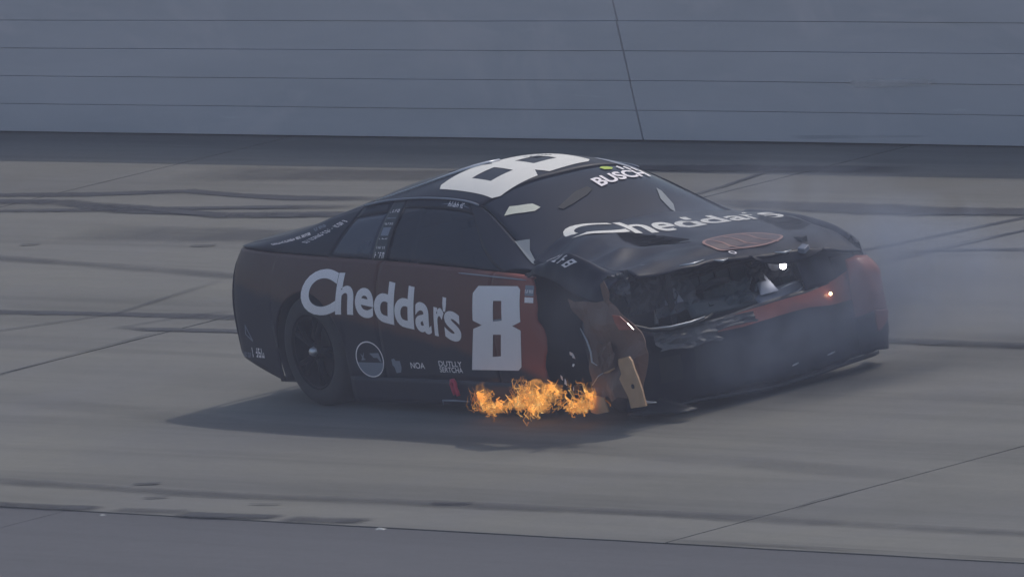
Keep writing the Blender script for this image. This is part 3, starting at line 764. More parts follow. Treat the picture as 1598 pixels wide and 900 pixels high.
tube('edge_wear_highlight', [(3.385, .22, .57), (3.37, .30, .578), (3.36, .40, .580)], [.001, .005, .005], M_edge, car, 6)
mesh('bent_bracket', [(3.34, .10, .55), (3.36, .22, .555), (3.28, .17, .68), (3.26, .13, .68)], [(0, 1, 2, 3)], M_metal, car, solid=0.006)
mesh('bent_bracket', [(3.28, -.54, .62), (3.30, -.42, .62), (3.24, -.43, .70), (3.22, -.50, .71)], [(0, 1, 2, 3)], M_metal, car, solid=0.006)
# ragged underside of the hood's front edge with bright chips of bare metal
for i, (x, y, l) in enumerate([(3.24, -.60, .07), (3.37, -.36, .18), (3.41, -.18, .1), (3.42, .26, .12)]):
    tube('bare_metal_chip', [(x - .01, y - l / 2, hood_z(x, y - l / 2) - .004), (x + .012, y, hood_z(x, y) - .012), (x - .01, y + l / 2, hood_z(x, y + l / 2) - .004)], [.003, .008, .002], M_edge, car, 5)
patch('hood_fold', lambda u, v: (3.40 + .03 * v, .02 + .52 * u, hood_z(3.38, .02 + .52 * u) - .01 - .075 * v * math.sin(math.pi * u) ** .6), 16, 4, M_paint, car, 0.006, ref=Vector((0, 0, .9)))
box('latch_block', (3.42, .40, .772), (.05, .06, .035), M_grey, car, (0.3, 0.2, 0.4), 0.006)

# torn panels hanging from the near front corner
def sheet_poly(name, pts, mat, solid=0.006, curl=0.02, seed=0, parent=None, y0=-.945, bend=.45):
    """an outline in (x, z) on the near flank, curled outwards; cut on a grid so it can bend"""
    art = flat_mesh(polys=[[(p[0], p[1]) for p in pts]])
    def to3(x, z):
        n = noise.noise(Vector((x * 6 + seed, z * 6, seed))) * curl
        y = y0 - n + max(0, x - 3.30) * bend
        return (x, y, z)
    o = print_on(name, art, ident, to3, mat, parent or car, 0.04)
    m = o.modifiers.new('solid', 'SOLIDIFY'); m.thickness = solid; m.offset = 0
    return o
sheet_poly('torn_panel', [(2.895, .735), (2.95, .715), (3.05, .725), (3.16, .715), (3.28, .73), (3.335, .69), (3.37, .645), (3.43, .595), (3.47, .53), (3.505, .47), (3.515, .40), (3.49, .33), (3.47, .26), (3.44, .17), (3.36, .13), (3.28, .155), (3.18, .12), (3.10, .15), (3.02, .125), (2.975, .16), (2.985, .26), (2.97, .33), (3.0, .42), (2.985, .50), (2.965, .58), (2.92, .66)], M_torn, 0.006, 0.06, 3)
sheet_poly('torn_panel_flap', [(3.26, .72), (3.30, .70), (3.32, .78), (3.30, .85), (3.27, .83)], M_torn, 0.006, 0.03, 4)
tan1 = sheet_poly('broken_bracket', [(3.40, .36), (3.41, .395), (3.50, .41), (3.53, .385), (3.585, .28), (3.615, .21), (3.63, .12), (3.46, .10), (3.44, .165), (3.40, .225), (3.375, .275), (3.41, .305)], M_tan, 0.012, 0.02, 5, None, -1.0, 0)
lathe('bracket_hole', [(0.0001, -.004), (.014, -.004), (.014, .004), (.0001, .004)], M_dark, tan1, Vector((3.525, -1.012, .235)), 12)
sheet_poly('broken_bracket', [(2.93, .15), (3.05, .155), (3.11, .145), (3.13, .06), (3.02, .045), (2.93, .05)], M_tan, 0.01, 0.03, 7)
tube('bent_rod', [(3.16, -.96, .295), (3.22, -.965, .305), (3.27, -.955, .325)], [.004, .008, .005], M_tan, car, 6)
tube('bent_rod', [(3.42, -.93, .14), (3.48, -.90, .115), (3.53, -.87, .11)], [.008, .009, .003], M_edge, car, 6)
tube('torn_edge', [(2.97, -.955, .56), (3.03, -.962, .49), (3.06, -.965, .42), (3.055, -.965, .36), (3.10, -.962, .34)], [.003, .006, .007, .006, .003], M_edge, car, 5)
tube('torn_edge', [(3.02, -.965, .22), (3.10, -.968, .275), (3.15, -.962, .295)], [.003, .004, .002], M_edge, car, 5)
# black rubble box pushed out under the corner
patch('splitter_shard', lambda u, v: (3.28 + .33 * u, -.86 + .1 * v + .12 * u, .03 + .10 * (1 - u) * v), 6, 4, M_trim, car, 0.01)
# inner wheel house
box('wheel_house', (2.82, -.50, .45), (.95, .04, .75), M_dark, car)
box('wheel_house', (2.82, .50, .45), (.95, .04, .75), M_dark, car)
box('wheel_house', (0, -.56, .48), (.85, .04, .75), M_dark, car)
box('wheel_house', (0, .56, .48), (.85, .04, .75), M_dark, car)
box('firewall', (2.36, 0, .50), (.03, 1.76, .72), M_dark, car)
box('rear_firewall', (-.45, 0, .52), (.03, 1.5, .70), M_dark, car)
for i, (x, y, z, w, h) in enumerate([(2.83, -.952, .40, .05, .035), (2.86, -.955, .385, .03, .03), (2.84, -.955, .335, .035, .03), (2.70, -.955, .255, .04, .045), (2.73, -.958, .225, .03, .05), (2.80, -.955, .19, .02, .02)]):
    rs = random.Random(300 + i); pts = [(x + w * .5 * math.cos(a) * rs.uniform(.5, 1.1), y - rs.uniform(0, .012), z + h * .6 * math.sin(a) * rs.uniform(.5, 1.1)) for a in (.4, 1.9, 3.4, 5.0)]
    mesh('paint_shard', pts, [(0, 1, 2, 3)], M_letter, car, solid=.003)

def liner(u, v, s=-1, cx=ARCH_X):
    a = math.pi * (-.15 + 1.3 * u); r = ARCH_R + .012
    return (cx + r * math.cos(a), s * (.56 + .385 * v), ARCH_Z + r * math.sin(a))
patch('wheel_liner', liner, 28, 2, M_dark, car, 0.004, ref=Vector((ARCH_X, -.7, ARCH_Z)))
patch('wheel_liner', lambda u, v: liner(u, v, 1), 28, 2, M_dark, car, 0.004, ref=Vector((ARCH_X, .7, ARCH_Z)))
# ---- wheels
def wheel(x, y, z, s, tilt=None, rr=.345):
    root = empty('wheel'); root.parent = car; root.location = (x, y, z)
    if tilt: root.rotation_euler = tilt
    o = s    # outward direction along y
    prof = [(.228, 0), (.236, .006 * o), (.262, .012 * o), (.292, .011 * o), (.318, .002 * o), (.335, -.014 * o), (rr, -.04 * o), (rr + .002, -.15 * o), (rr, -.26 * o), (.33, -.285 * o), (.29, -.30 * o), (.228, -.29 * o)]
    lathe('tyre', prof, M_tyre, root, Vector((0, 0, 0)), 72, closed=True)
    lathe('rim', [(.231, .004 * o), (.231, -.012 * o), (.215, -.02 * o), (.205, -.06 * o), (.205, -.28 * o)], M_rim, root, Vector((0, 0, 0)), 56)
    lathe('rim_edge', [(.2345, .002 * o), (.236, .009 * o), (.228, .011 * o), (.222, -.004 * o)], M_rim, root, Vector((0, 0, 0)), 56, closed=True)
    lathe('brake_disc', [(.02, -.10 * o), (.18, -.10 * o), (.18, -.13 * o), (.02, -.13 * o)], M_dark, root, Vector((0, 0, 0)), 40, closed=True)
    for k in range(5):
        a = 2 * math.pi * k / 5 + .3; bm = bmesh.new()
        for da in (-.17, .17):
            tube_bm(bm, [(.045 * math.cos(a), -.03 * o, .045 * math.sin(a)), (.13 * math.cos(a + da * .6), -.018 * o, .13 * math.sin(a + da * .6)), (.214 * math.cos(a + da), -.02 * o, .214 * math.sin(a + da))], [.022, .017, .019], 6)
        from_bm('spoke', bm, M_rim, root, True)
    lathe('hub', [(.0001, -.005 * o), (.05, -.008 * o), (.06, -.04 * o)], M_rim, root, Vector((0, 0, 0)), 24)
    lathe('wheel_nut', [(.0001, .024 * o), (.021, .024 * o), (.027, .012 * o), (.032, -.006 * o)], M_nut, root, Vector((0, 0, 0)), 6)
    return root
wheel(-.05, -.945, .345, -1, (0, R(20), 0))
wheel(-.05, .945, .345, 1)
wheel(2.82, -.72, .325, -1, (R(5), 0, R(-14)))
wheel(2.79, .90, .325, 1, (0, 0, R(-6)))

# ---- cockpit seen through the glass
box('dashboard', (1.95, 0, .82), (.25, 1.3, .12), M_dark, car, None, .02)
box('seat', (1.05, .38, .55), (.5, .5, .25), M_char, car, None, .04)
box('seat_back', (.80, .38, .85), (.14, .52, .62), M_char, car, (0, R(-12), 0), .04)
box('rear_shelf', (0.1, 0, .80), (.95, 1.35, .03), M_dark, car)
for pts in ([(.70, -.62, .15), (.70, -.60, .9), (.74, -.48, 1.19), (.74, .48, 1.19), (.70, .60, .9), (.70, .62, .15)], [(1.50, -.50, 1.15), (1.50, .50, 1.15)], [(.74, -.50, 1.18), (1.50, -.50, 1.15), (2.10, -.66, .86)], [(.74, .50, 1.18), (1.50, .50, 1.15), (2.10, .66, .86)], [(.70, -.4, 1.15), (-.3, -.5, .85)], [(.70, .4, 1.15), (-.3, .5, .85)], [(.72, -.62, .55), (1.5, -.70, .55), (2.2, -.66, .55)]):
    tube('roll_bar', pts, .022, M_grey, car, 8)

# ---- print on the body
doorR, quarterR, fenderR = panels['doorr'], panels['quarterr'], panels['fenderr']
BASE_T = [(-.1, .584), (.15, .586), (.31, .588), (.50, .588), (.72, .565), (.94, .536), (1.15, .513), (1.28, .490), (1.53, .456), (1.7, .435)]
def glyph(ch, x0, x1, lift, h, bold=.028, shear=.10):
    art = flat_mesh(text=ch, bold=bold); a, b, c, d = bbox(art)
    def to2(x, y):
        g = (y - c) / (d - c); xx = x0 + (x1 - x0) * (x - a) / (b - a)
        return (xx + shear * h * (g - .3), tab(xx, BASE_T) + lift + h * g)
    parent = quarterR if x1 < .8 else doorR
    print_on('lettering', art, to2, S3, M_letter, parent, .04)
glyph('C', -.065, .315, -.004, .272); glyph('h', .315, .505, 0, .247); glyph('e', .520, .716, -.004, .178)
glyph('d', .724, .935, -.004, .252); glyph('d', .942, 1.150, -.004, .255); glyph('a', 1.165, 1.335, -.004, .182)
glyph('r', 1.365, 1.475, 0, .178); glyph("'", 1.475, 1.515, .165, .085, .02); glyph('s', 1.478, 1.655, -.004, .182)
N8 = [[(1.815, 0.743), (1.871, 0.785), (2.315, 0.793), (2.346, 0.775), (2.344, 0.585), (2.246, 0.558), (2.336, 0.533), (2.275, 0.310), (2.234, 0.286), (1.705, 0.275), (1.798, 0.529), (1.900, 0.554), (1.804, 0.579)],
      [(2.045, 0.702), (2.138, 0.704), (2.132, 0.589), (2.033, 0.580)], [(2.012, 0.499), (2.102, 0.501), (2.060, 0.369), (1.965, 0.362)]]
print_on('number', flat_mesh(polys=N8), ident, S3, M_letter, doorR, .04)
print_on('number_shade', flat_mesh(polys=[[(2.052, 0.592), (2.133, 0.598), (2.132, 0.588), (2.033, 0.579)]]), ident, lambda x, z: (x, -(side(x, z) + .006), z), M_grey, doorR, .04)
def roof8(f, g): return (.93 + .64 * f - .10 * g, -.505 + .80 * g)      # f across, g from foot to head of the figure
R8 = [[roof8(*q) for q in [(.06, 0), (.94, 0), (1, .05), (1, .44), (.86, .50), (1, .56), (1, .95), (.94, 1), (.06, 1), (0, .95), (0, .56), (.14, .50), (0, .44), (0, .05)]],
      [roof8(*q) for q in [(.34, .17), (.66, .17), (.66, .40), (.34, .40)]], [roof8(*q) for q in [(.34, .61), (.66, .61), (.66, .84), (.34, .84)]]]
print_on('number', flat_mesh(polys=R8), ident, R3, M_white, roof_o, .05)
print_on('roof_trim', flat_mesh(polys=[[(1.33, .42), (1.40, .45), (1.58, .52), (1.62, .53), (1.60, .47), (1.50, .40), (1.38, .36)]]), ident, R3, M_grey, roof_o, .05)
word_on('lettering', 'BUSCH', (1.815, .10), (1.735, .52), .10, lambda x, y: (x, y, roof_z(x, y) + .004), M_letter, shield_o, .03, (-1, -.1))
print_on('lime_badge', flat_mesh(polys=[[(1.60, .245), (1.585, .27), (1.59, .31), (1.61, .335), (1.635, .31), (1.63, .26)]]), ident, R3, M_yellow, shield_o, .03)
for k in range(3): print_on('badge_bar', flat_mesh(polys=[[(1.595, .365 + .05 * k), (1.58, .385 + .05 * k), (1.635, .40 + .05 * k), (1.645, .38 + .05 * k)]]), ident, R3, M_letter, shield_o, .03)
print_on('cream_reflection_patch', flat_mesh(polys=[[(1.745, -.575), (1.70, -.50), (1.735, -.46), (1.78, -.385), (1.84, -.37), (1.85, -.42), (1.82, -.475), (1.80, -.50)]]), ident, R3, M_cream_reflection, shield_o, .04)  # cream decal painted in for a reflection on the glass
print_on('corner_reflection', flat_mesh(polys=[[(1.995, -.69), (2.05, -.616), (2.134, -.682), (2.25, -.73), (2.36, -.74), (2.27, -.768)]]), ident, R3, M_smear_reflection, shield_o, .04)  # pale reflection painted onto the lower windshield corner
print_on('hazed_streak', flat_mesh(polys=[[(1.908, .427), (1.948, .434), (2.109, .398), (2.20, .345), (2.154, .342), (2.035, .361)]]), ident, R3, M_smear_reflection, shield_o, .04)
print_on('soot_smear', flat_mesh(polys=[[(1.90, -.29), (1.86, -.20), (1.80, -.08), (1.78, .02), (1.82, .03), (1.86, -.04), (1.91, -.18), (1.93, -.27)]]), ident, R3, M_dark, shield_o, .04)
# hood word, louvres and copper oval
HT = [(-.52, 2.36), (-.1, 2.50), (.30, 2.60), (.62, 2.66), (.77, 2.68)]
for ch, f0, f1, lift, h, bo in [('C', 0, .245, 0, .36, .012), ('h', .255, .365, 0, .31, .02), ('e', .375, .475, 0, .22, .02), ('d', .485, .60, 0, .30, .02), ('d', .61, .72, 0, .29, .02), ('a', .73, .82, 0, .21, .02), ('r', .83, .885, 0, .24, .02), ("'", .885, .905, .2, .12, .01), ('s', .91, 1.0, 0, .24, .02)]:
    a_ = flat_mesh(text=ch, bold=bo); q0, q1, q2, q3 = bbox(a_)
    def hood_word(x, y, f0=f0, f1=f1, lift=lift, h=h, q0=q0, q1=q1, q2=q2, q3=q3):
        g = (y - q2) / (q3 - q2); yy = -.53 + 1.28 * (f0 + (f1 - f0) * (x - q0) / (q1 - q0))
        return (tab(yy, HT) + .10 - lift - h * g, min(.775, yy + .05 * g))
    print_on('lettering', a_, hood_word, H3, M_white, hood, .04)
def louvre(pts):
    o = print_on('louvre', flat_mesh(polys=[pts]), ident, H3, M_hole, hood, .04)
    xs = [p[0] for p in pts]; ys = [p[1] for p in pts]; x0, x1, y0, y1 = min(xs), max(xs), min(ys), max(ys)
    for k in range(4):
        x = x0 + (x1 - x0) * (.22 + .18 * k)
        patch('louvre_blade', lambda u, v, x=x: (lambda xx, yy: (xx, yy, hood_z(xx, yy) + .005 + .003 * v))(x + .03 * v, y0 + (y1 - y0) * (.25 + .5 * u)), 8, 1, M_hole, hood, 0.002)
louvre([(2.54, -.32), (2.56, -.22), (2.70, -.09), (2.90, -.05), (3.00, -.11), (2.93, -.25), (2.85, -.33), (2.68, -.36)])
louvre([(2.62, .66), (2.64, .74), (2.80, .765), (3.00, .76), (3.06, .66), (3.03, .55), (2.90, .53), (2.72, .58)])
oval = []
for k in range(28):
    a = 2 * math.pi * k / 28; oval.append((3.145 + .155 * math.cos(a) * (1 - .15 * math.sin(a)), .17 + .27 * math.sin(a)))
inner = [(3.145 + (x - 3.145) * .90, .17 + (y - .17) * .94) for x, y in oval]
print_on('badge_fill', flat_mesh(polys=[inner]), ident, H3, M_ovalfill, hood, .05)
ov = print_on('badge_ring', flat_mesh(polys=[oval, inner]), ident, lambda x, y: (x, y, hood_z(x, y) + .005), M_ovalline, hood, .05)
for k in range(3):
    y0 = -.02 + .13 * k
    print_on('badge_line', flat_mesh(polys=[[(3.02 + .02 * (k == 0), y0), (3.02 + .02 * (k == 0), y0 + .012), (3.27, y0 + .10), (3.27, y0 + .085)]]), ident, lambda x, y: (x, y, hood_z(x, y) + .006), M_ovalline, hood, .05)
ring = lambda cx, cy, rx, ry, n=24: [(cx + rx * math.cos(2 * math.pi * k / n), cy + ry * math.sin(2 * math.pi * k / n)) for k in range(n)]
print_on('small_emblem', flat_mesh(polys=[ring(3.34, -.05, .028, .022), ring(3.34, -.05, .018, .014)]), ident, lambda x, y: (x, y, hood_z(x, y) + .006), M_letter, hood, .05)
# round badge on the lower quarter
cx, cz, rx, rz = .595, .315, .150, .112
print_on('badge_ring', flat_mesh(polys=[ring(cx, cz, rx, rz, 40), ring(cx, cz, rx * .93, rz * .93, 40)]), ident, S3, M_letter, quarterR, .05)
half = [(cx + rx * .92 * math.cos(a), cz - .02 + (rz * .92 - .02) * math.sin(a)) for a in lin(math.pi, 2 * math.pi, 20)]
print_on('badge_fill', flat_mesh(polys=[half]), ident, S3, M_grey, quarterR, .05)
print_on('badge_mark', flat_mesh(polys=[[(.50, .305), (.55, .312), (.53, .325), (.545, .36), (.522, .335), (.50, .352), (.515, .325)]]), ident, S3, M_grey, quarterR, .05)
print_on('badge_mark', flat_mesh(polys=[[(.60, .352), (.70, .356), (.72, .30), (.705, .30), (.68, .325), (.64, .325)]]), ident, S3, M_grey, quarterR, .05)
print_on('sticker', flat_mesh(polys=[[(.83, .32), (.86, .325), (.875, .31), (.92, .312), (.925, .27), (.91, .24), (.86, .235), (.85, .27), (.83, .285)]]), ident, S3, M_grey, doorR, .05)
word_on('lettering', 'NOA', (1.03, .268), (1.185, .268), .038, S3, M_letter, doorR, .01)
word_on('lettering', 'DUTLLY', (1.345, .289), (1.60, .289), .033, S3, M_letter, doorR, .01)
word_on('lettering', 'SERTCHA', (1.345, .252), (1.60, .252), .033, S3, M_letter, doorR, .01)
print_on('tail_badge', flat_mesh(polys=[[(-.83, .495), (-.75, .40), (-.755, .385), (-.85, .43)], [(-.826, .475), (-.77, .405), (-.835, .432)]]), ident, S3, M_grey, quarterR, .05)
strip_on('small_print', scribble(5, 3), (-.93, .285), (-.78, .285), .03, S3, M_grey, quarterR)
strip_on('small_print', scribble(4, 5), (-.79, .29), (-.63, .29), .06, S3, M_letter, quarterR)
# lines of small print along the sail panel
Gs = lambda x, t: (lambda y, z: (x, -(y + .004), z))(*gh(x, t))
strip_on('small_print', scribble(14, 7), (-.55, .52), (-.15, .66), .12, Gs, M_letter, sail_r)
strip_on('small_print', scribble(5, 9), (-.12, .74), (-.02, .78), .13, Gs, M_grey, sail_r)
strip_on('small_print', scribble(9, 11), (-.15, .40), (.02, .58), .09, Gs, M_letter, sail_r)
strip_on('small_print', scribble(9, 13), (.03, .58), (.20, .76), .09, Gs, M_letter, sail_r)
# stickers down the pillar and over the window
for k, (t0, h, n, m) in enumerate([(.80, .05, 4, M_letter), (.70, .02, 1, M_grey), (.60, .035, 5, M_letter), (.36, .02, 3, M_letter), (.20, .04, 6, M_letter)]):
    strip_on('sticker', scribble(n, 20 + k), (.63, t0), (.72, t0), h, G3, m, pillar_r)
print_on('sticker', flat_mesh(polys=[[(.635, .42), (.715, .42), (.715, .56), (.635, .56)]]), ident, G3, M_grey, pillar_r, .05)
strip_on('sticker', scribble(4, 33), (.63, .04), (.73, .04), .10, G3, M_letter, pillar_r)
hd = [o for o in car.children if o.name.startswith('window_header')][1]
strip_on('sticker', scribble(6, 41), (1.20, .905), (1.36, .905), .075, G3, M_letter, hd)
print_on('sticker', flat_mesh(polys=[[(1.12, .925), (1.20, .935), (1.20, .95)], [(1.36, .935), (1.44, .925), (1.36, .95)]]), ident, G3, M_grey, hd, .05)
# stickers at the torn front edge
F3 = lambda x, z: (jag(x, z), -(side(x, z) + PROUD), z)
print_on('sticker', flat_mesh(polys=[[(2.40, .74), (2.50, .74), (2.50, .80), (2.40, .80)]]), ident, S3, M_grey, fenderR, .05)
strip_on('sticker', scribble(4, 51), (2.405, .755), (2.495, .755), .02, lambda x, z: (x, -(side(x, z) + .006), z), M_letter, fenderR)
print_on('sticker', flat_mesh(polys=[[(2.40, .70), (2.50, .70), (2.50, .732), (2.40, .732)]]), ident, S3, M_letter, fenderR, .05)
strip_on('sticker', scribble(4, 53), (2.57, .40), (2.76, .33), .22, lambda x, w: (lambda p: (p[0], p[1] - .006, p[2] + .004))(crumple((x - 2.38) / .86, w)), M_letter, crumpled)
# belt highlight added as a thin grey tube, red tow loop and jack post on the skirt
tube('belt_highlight', [(x, -(side(x, belt(x)) + .002), belt(x) - .004) for x in lin(1.62, 2.40, 14)], [.002] + [.005] * 13 + [.002], M_grey, car, 6)
loop = [(1.478, .118), (1.470, .15), (1.462, .185), (1.472, .205), (1.492, .208), (1.506, .19), (1.502, .16), (1.510, .135), (1.512, .112)]
tube('tow_loop', [(x, -(side(x, z) + .016), z) for x, z in loop], .013, M_red, car, 8)
tube('jack_post', [(1.355, -.965, .055), (1.37, -.975, .085), (1.50, -.978, .088), (1.66, -.972, .085)], [.004, .006, .007, .003], M_grey, car, 6)

# lit lamp behind the torn nose and a small glowing bead on the bumper
def emit(name, col, s):
    m, t, b = new_mat(name); b.inputs['Base Color'].default_value = (*col, 1)
    b.inputs['Emission Color'].default_value = (*col, 1); b.inputs['Emission Strength'].default_value = s; return m
M_lamp = emit('lamp_glow', (1, .97, .98), 14.0)
M_bead = emit('bead_glow', (1, .72, .40), 10.0)
lathe('lamp_bowl', [(.0001, -.03), (.03, -.02), (.045, .0), (.047, .012)], M_metal, car, Vector((3.33, .235, .718)), 24, Euler((0, 0, R(-95))))
bm = bmesh.new(); bmesh.ops.create_uvsphere(bm, u_segments=16, v_segments=10, radius=.021, matrix=Matrix.Translation((3.41, .243, .700)))
from_bm('lamp_bulb', bm, M_lamp, car, True)
bm = bmesh.new(); bmesh.ops.create_icosphere(bm, subdivisions=2, radius=.011, matrix=Matrix.Translation((3.465, .51, .478)))
from_bm('glowing_bead', bm, M_bead, car, True)
for i, (y, z) in enumerate([(.20, .115), (.49, .12), (.74, .19)]):
    bm = bmesh.new(); bmesh.ops.create_icosphere(bm, subdivisions=1, radius=1)
    for v in bm.verts: v.co = Vector(nose_pt(y, z, .012)) + Vector((v.co.x * .006, v.co.y * (.03, .035, .008)[i], v.co.z * .006 + v.co.y * .006))
    from_bm('bare_metal_chip', bm, M_edge, car)

# ------------------------------------------------------------------ loose bits on the track
def car2world(p): return car.matrix_basis @ Vector(p)
def track_pt(a, n, z=0): return Matrix.Rotation(TRK, 4, 'Z') @ Vector((a, n, z))
def shard(label, loc, size, mat, rz, seed):
    rnd = random.Random(seed); bm = bmesh.new(); bmesh.ops.create_icosphere(bm, subdivisions=2, radius=1)
    for v in bm.verts:
        k = 1 + .35 * noise.noise(v.co * 2 + Vector((seed, 0, 0)))
        v.co = Vector((v.co.x * size[0] * k, v.co.y * size[1] * k, max(-.2, v.co.z) * size[2] * k))
    o = from_bm('debris', bm, mat); o.location = loc + Vector((0, 0, size[2] * .2)); o.rotation_euler = (0, 0, rz)
    return tag(o, label, 'debris', 'debris along the edge of the concrete')
shard('pale flat chip of debris farther from the car at the concrete edge, below the shadow tip', track_pt(1.66, -2.83, -.018), (.05, .022, .012), M_grit, TRK, 2)
shard('small curved grey scrap of debris at the concrete edge below the rear wheel', track_pt(4.42, -2.80, -.018), (.06, .028, .016), M_grit, TRK, 5)

# ------------------------------------------------------------------ fire, smoke, haze
def flame_mat():
    m, t, b = new_mat('flame')
    for n in list(t.nodes):
        if n.type == 'BSDF_PRINCIPLED': t.nodes.remove(n)
    em = t.nodes.new('ShaderNodeEmission'); tr = t.nodes.new('ShaderNodeBsdfTransparent'); mx = t.nodes.new('ShaderNodeMixShader')
    v = mapped(t)
    n = noise_tex(t, v, 14, 4, 0.6, 0.6)
    t.links.new(ramp(t, n, [(0.30, (0.55, 0.14, 0.02)), (0.52, (0.80, 0.33, 0.06)), (0.72, (1.0, 0.66, 0.25))]), em.inputs[0])
    em.inputs[1].default_value = 0.95
    n2 = noise_tex(t, v, 30, 5, 0.7, 0.8)
    t.links.new(ramp(t, n2, [(0.36, 0.12), (0.60, 0.95)]), mx.inputs[0])
    t.links.new(tr.outputs[0], mx.inputs[1]); t.links.new(em.outputs[0], mx.inputs[2]); t.links.new(mx.outputs[0], t.nodes['Material Output'].inputs[0])
    return m
M_flame = flame_mat()
def flame_volume(name, dens, scale):
    m, t, b = new_mat(name)
    t.nodes.remove(b)
    em = t.nodes.new('ShaderNodeEmission'); em.inputs[0].default_value = (1.0, 0.42, 0.08, 1)
    v = mapped(t)
    n = noise_tex(t, v, scale, 5, 0.65, 1.2)
    t.links.new(math_n(t, 'MULTIPLY', ramp(t, n, [(0.44, 0.0), (0.66, 1.0)]), dens), em.inputs[1])
    t.links.new(em.outputs[0], t.nodes['Material Output'].inputs['Volume'])
    return m
M_fbody = flame_volume('flame_body', 13.0, 18.0)
def core_mat():
    m = flame_mat(); m.name = 'flame_core'
    for n in m.node_tree.nodes:
        if n.type == 'EMISSION': n.inputs[1].default_value = 1.9
    return m
M_core = core_mat()
def flame(label, tongues, lumps, seed):
    """a patch of fire: curling strands that rise from base points, and the glowing gas between them"""
    rnd = random.Random(seed)
    root = empty('flame'); root.parent = None
    root.location = car.location; root.rotation_euler = car.rotation_euler
    tag(root, label, 'flame', 'flames licking out under the door')
    bm = bmesh.new()
    for (x, y, z, dx, dz, n, spread) in tongues:
        for k in range(n):
            p = Vector((x + rnd.gauss(0, spread), y + rnd.gauss(0, .04), z + rnd.gauss(0, spread * .35)))
            L = rnd.uniform(.5, 1.15); pts = [p.copy()]; steps = 9; ph = rnd.uniform(0, 6.28); fr = rnd.uniform(.5, 1.3)
            for i in range(1, steps):
                f = i / (steps - 1)
                pts.append(p + Vector((dx * L * f + .024 * math.sin(ph + 7 * fr * f) + rnd.gauss(0, .009), rnd.gauss(0, .008) - .02 * f, dz * L * f + .016 * math.cos(ph + 6 * fr * f) + rnd.gauss(0, .009))))
            r0 = rnd.choice([.0014, .002, .0026, .0045])
            tube_bm(bm, pts, [r0 * (1 - .75 * (i / (steps - 1)) ** 1.5) for i in range(steps)], 4)
    from_bm('flame_strands', bm, M_flame, root, True)
    for (x, y, z, a, b_, c) in lumps:
        bm = bmesh.new(); bmesh.ops.create_icosphere(bm, subdivisions=3, radius=1)
        for v in bm.verts:
            k = 1 + .4 * noise.noise(v.co * 1.8 + Vector((x * 9, z * 9, seed)))
            v.co = Vector((x + v.co.x * a * k, y + v.co.y * b_ * k, max(z + v.co.z * c * k, .01)))
        from_bm('flame_gas', bm, M_fbody, root, True)
        bm = bmesh.new()
        for k in range(4):
            q = Vector((x + rnd.uniform(-.5, .5) * a, y + rnd.uniform(-.4, .2) * b_, max(.02, z + rnd.uniform(-.5, .3) * c)))
            tube_bm(bm, [q + Vector((rnd.gauss(0, .008) + .01 * i * rnd.choice([-1, 1]), rnd.gauss(0, .006), .016 * i * rnd.uniform(.4, 1.3))) for i in range(5)], [.004, .010, .009, .006, .001], 5)
        from_bm('flame_core', bm, M_core, root, True)
    return root
flame('small orange flame standing upright beside the red tow loop', [(1.85, -1.0, .05, -.02, .13, 18, .02), (1.90, -1.0, .05, .06, .06, 10, .03), (2.0, -1.0, .05, .14, .015, 12, .04), (1.93, -1.0, .14, .05, .02, 6, .02)],
      [(1.86, -1.0, .12, .055, .04, .095), (1.99, -1.0, .065, .14, .04, .035)], 1)
flame('broad golden flame in the middle of the fire below the number', [(2.20, -1.0, .08, .14, .07, 18, .05), (2.36, -1.02, .10, .05, .11, 28, .06), (2.50, -1.02, .10, .03, .10, 26, .06), (2.42, -1.03, .03, .0, .16, 16, .04), (2.36, -1.0, .18, -.04, .07, 10, .04), (2.62, -1.0, .15, .05, .03, 10, .05)],
      [(2.44, -1.0, .14, .15, .06, .10), (2.22, -1.0, .09, .12, .04, .035), (2.60, -.98, .17, .10, .05, .06), (2.43, -1.03, .06, .04, .03, .06)], 2)
flame('wispy curling flame nearest the torn front fender', [(2.80, -1.0, .09, .12, .01, 20, .05), (2.95, -1.0, .07, .05, .10, 22, .04), (2.96, -.98, .14, -.10, .11, 8, .02), (3.02, -.98, .09, -.02, .15, 14, .02)],
      [(2.88, -1.0, .09, .14, .04, .04), (3.0, -.98, .14, .04, .04, .08)], 3)

def smoke_volume(name, dens, col, scale, lo, hi, aniso=0.2):
    m, t, b = new_mat(name); t.nodes.remove(b)
    pv = t.nodes.new('ShaderNodeVolumePrincipled'); pv.inputs['Color'].default_value = (*col, 1); pv.inputs['Anisotropy'].default_value = aniso
    tc = t.nodes.new('ShaderNodeTexCoord')
    n = noise_tex(t, mapped(t), scale, 2, 0.55, 0.6)
    # thin out towards the puff's own surface (generated coordinates run 0..1 over its box)
    sub = N(t, 'ShaderNodeVectorMath', operation='SUBTRACT'); sub.inputs[1].default_value = (.5, .5, .5); t.links.new(tc.outputs['Generated'], sub.inputs[0])
    ln = N(t, 'ShaderNodeVectorMath', operation='LENGTH'); t.links.new(sub.outputs[0], ln.inputs[0])
    fall = ramp(t, ln.outputs['Value'], [(0.08, 1.0), (0.48, 0.0)], 'EASE')
    d = math_n(t, 'MULTIPLY', math_n(t, 'MULTIPLY', fall, ramp(t, n, [(lo, 0.0), (hi, 1.0)])), dens)
    t.links.new(d, pv.inputs['Density']); t.links.new(pv.outputs[0], t.nodes['Material Output'].inputs['Volume'])
    return m
M_smoke = smoke_volume('smoke_gas', 2.9, (0.58, 0.66, 0.86), 2.8, 0.34, 0.64)
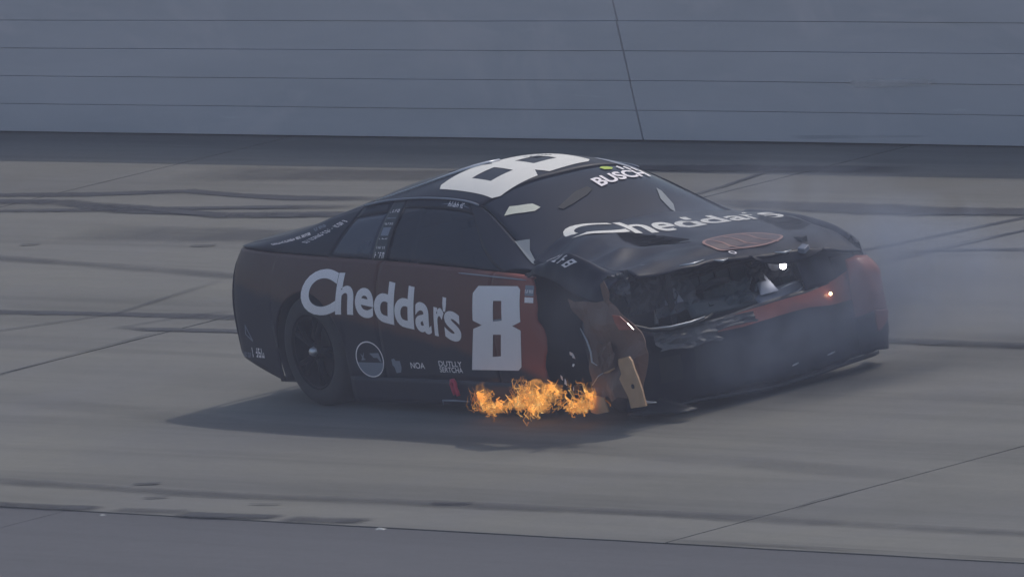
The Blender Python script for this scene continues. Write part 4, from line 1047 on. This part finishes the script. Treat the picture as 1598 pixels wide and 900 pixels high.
M_smoke_veil = smoke_volume('smoke_gas_veil', 0.75, (0.55, 0.66, 0.92), 3.0, 0.30, 0.64)
M_smoke_thin = smoke_volume('smoke_gas_thin', 1.1, (0.60, 0.65, 0.80), 2.0, 0.34, 0.68)
def smoke(label, c, s, mat, seed):
    bm = bmesh.new(); bmesh.ops.create_icosphere(bm, subdivisions=4, radius=1)
    for v in bm.verts:
        k = 1 + .22 * noise.noise(v.co * 1.6 + Vector((seed, seed, 0)))
        v.co = Vector((v.co.x * s[0] * k, v.co.y * s[1] * k, v.co.z * s[2] * k))
    o = from_bm('smoke', bm, mat, None, True); o.location = c
    return tag(o, label, 'smoke', kind='stuff')
smoke('grey smoke drifting off the far front corner of the car', car2world((3.55, .85, .50)), (.85, .75, .60), M_smoke, 1)
smoke('thin smoke rising from the open nose and hood', car2world((3.05, .35, .95)), (.95, .8, .45), M_smoke_thin, 4)
smoke('thin smoke rolling over the torn front wheel', car2world((3.0, -.75, .65)), (.6, .6, .5), M_smoke_thin, 7)
smoke('faint smoke hanging low in front of the bumper', car2world((3.70, .45, .36)), (.78, .78, .38), M_smoke_veil, 12)
smoke('faint smoke veiling the lower bumper below the round badge', car2world((3.72, -.25, .32)), (.75, .75, .36), M_smoke_veil, 15)
smoke('pale smoke trailing along the track beyond the nose', car2world((3.9, 1.9, .35)), (1.5, 1.3, .5), M_smoke_thin, 9)

# thin smoke haze over the whole place: one closed box round camera and track
m, t, b = new_mat('haze_air'); t.nodes.remove(b)
pv = t.nodes.new('ShaderNodeVolumePrincipled'); pv.inputs['Color'].default_value = (0.76, 0.78, 0.98, 1)
pv.inputs['Density'].default_value = 0.0016; pv.inputs['Anisotropy'].default_value = 0.0
t.links.new(pv.outputs[0], t.nodes['Material Output'].inputs['Volume'])
bm = bmesh.new(); bmesh.ops.create_cube(bm, size=1)
for v in bm.verts: v.co = Vector((v.co.x * 250, v.co.y * 250, v.co.z * 16 + 6.5))
haze = from_bm('haze', bm, m); tag(haze, 'thin bluish smoke haze hanging over the whole track', 'haze', kind='stuff')
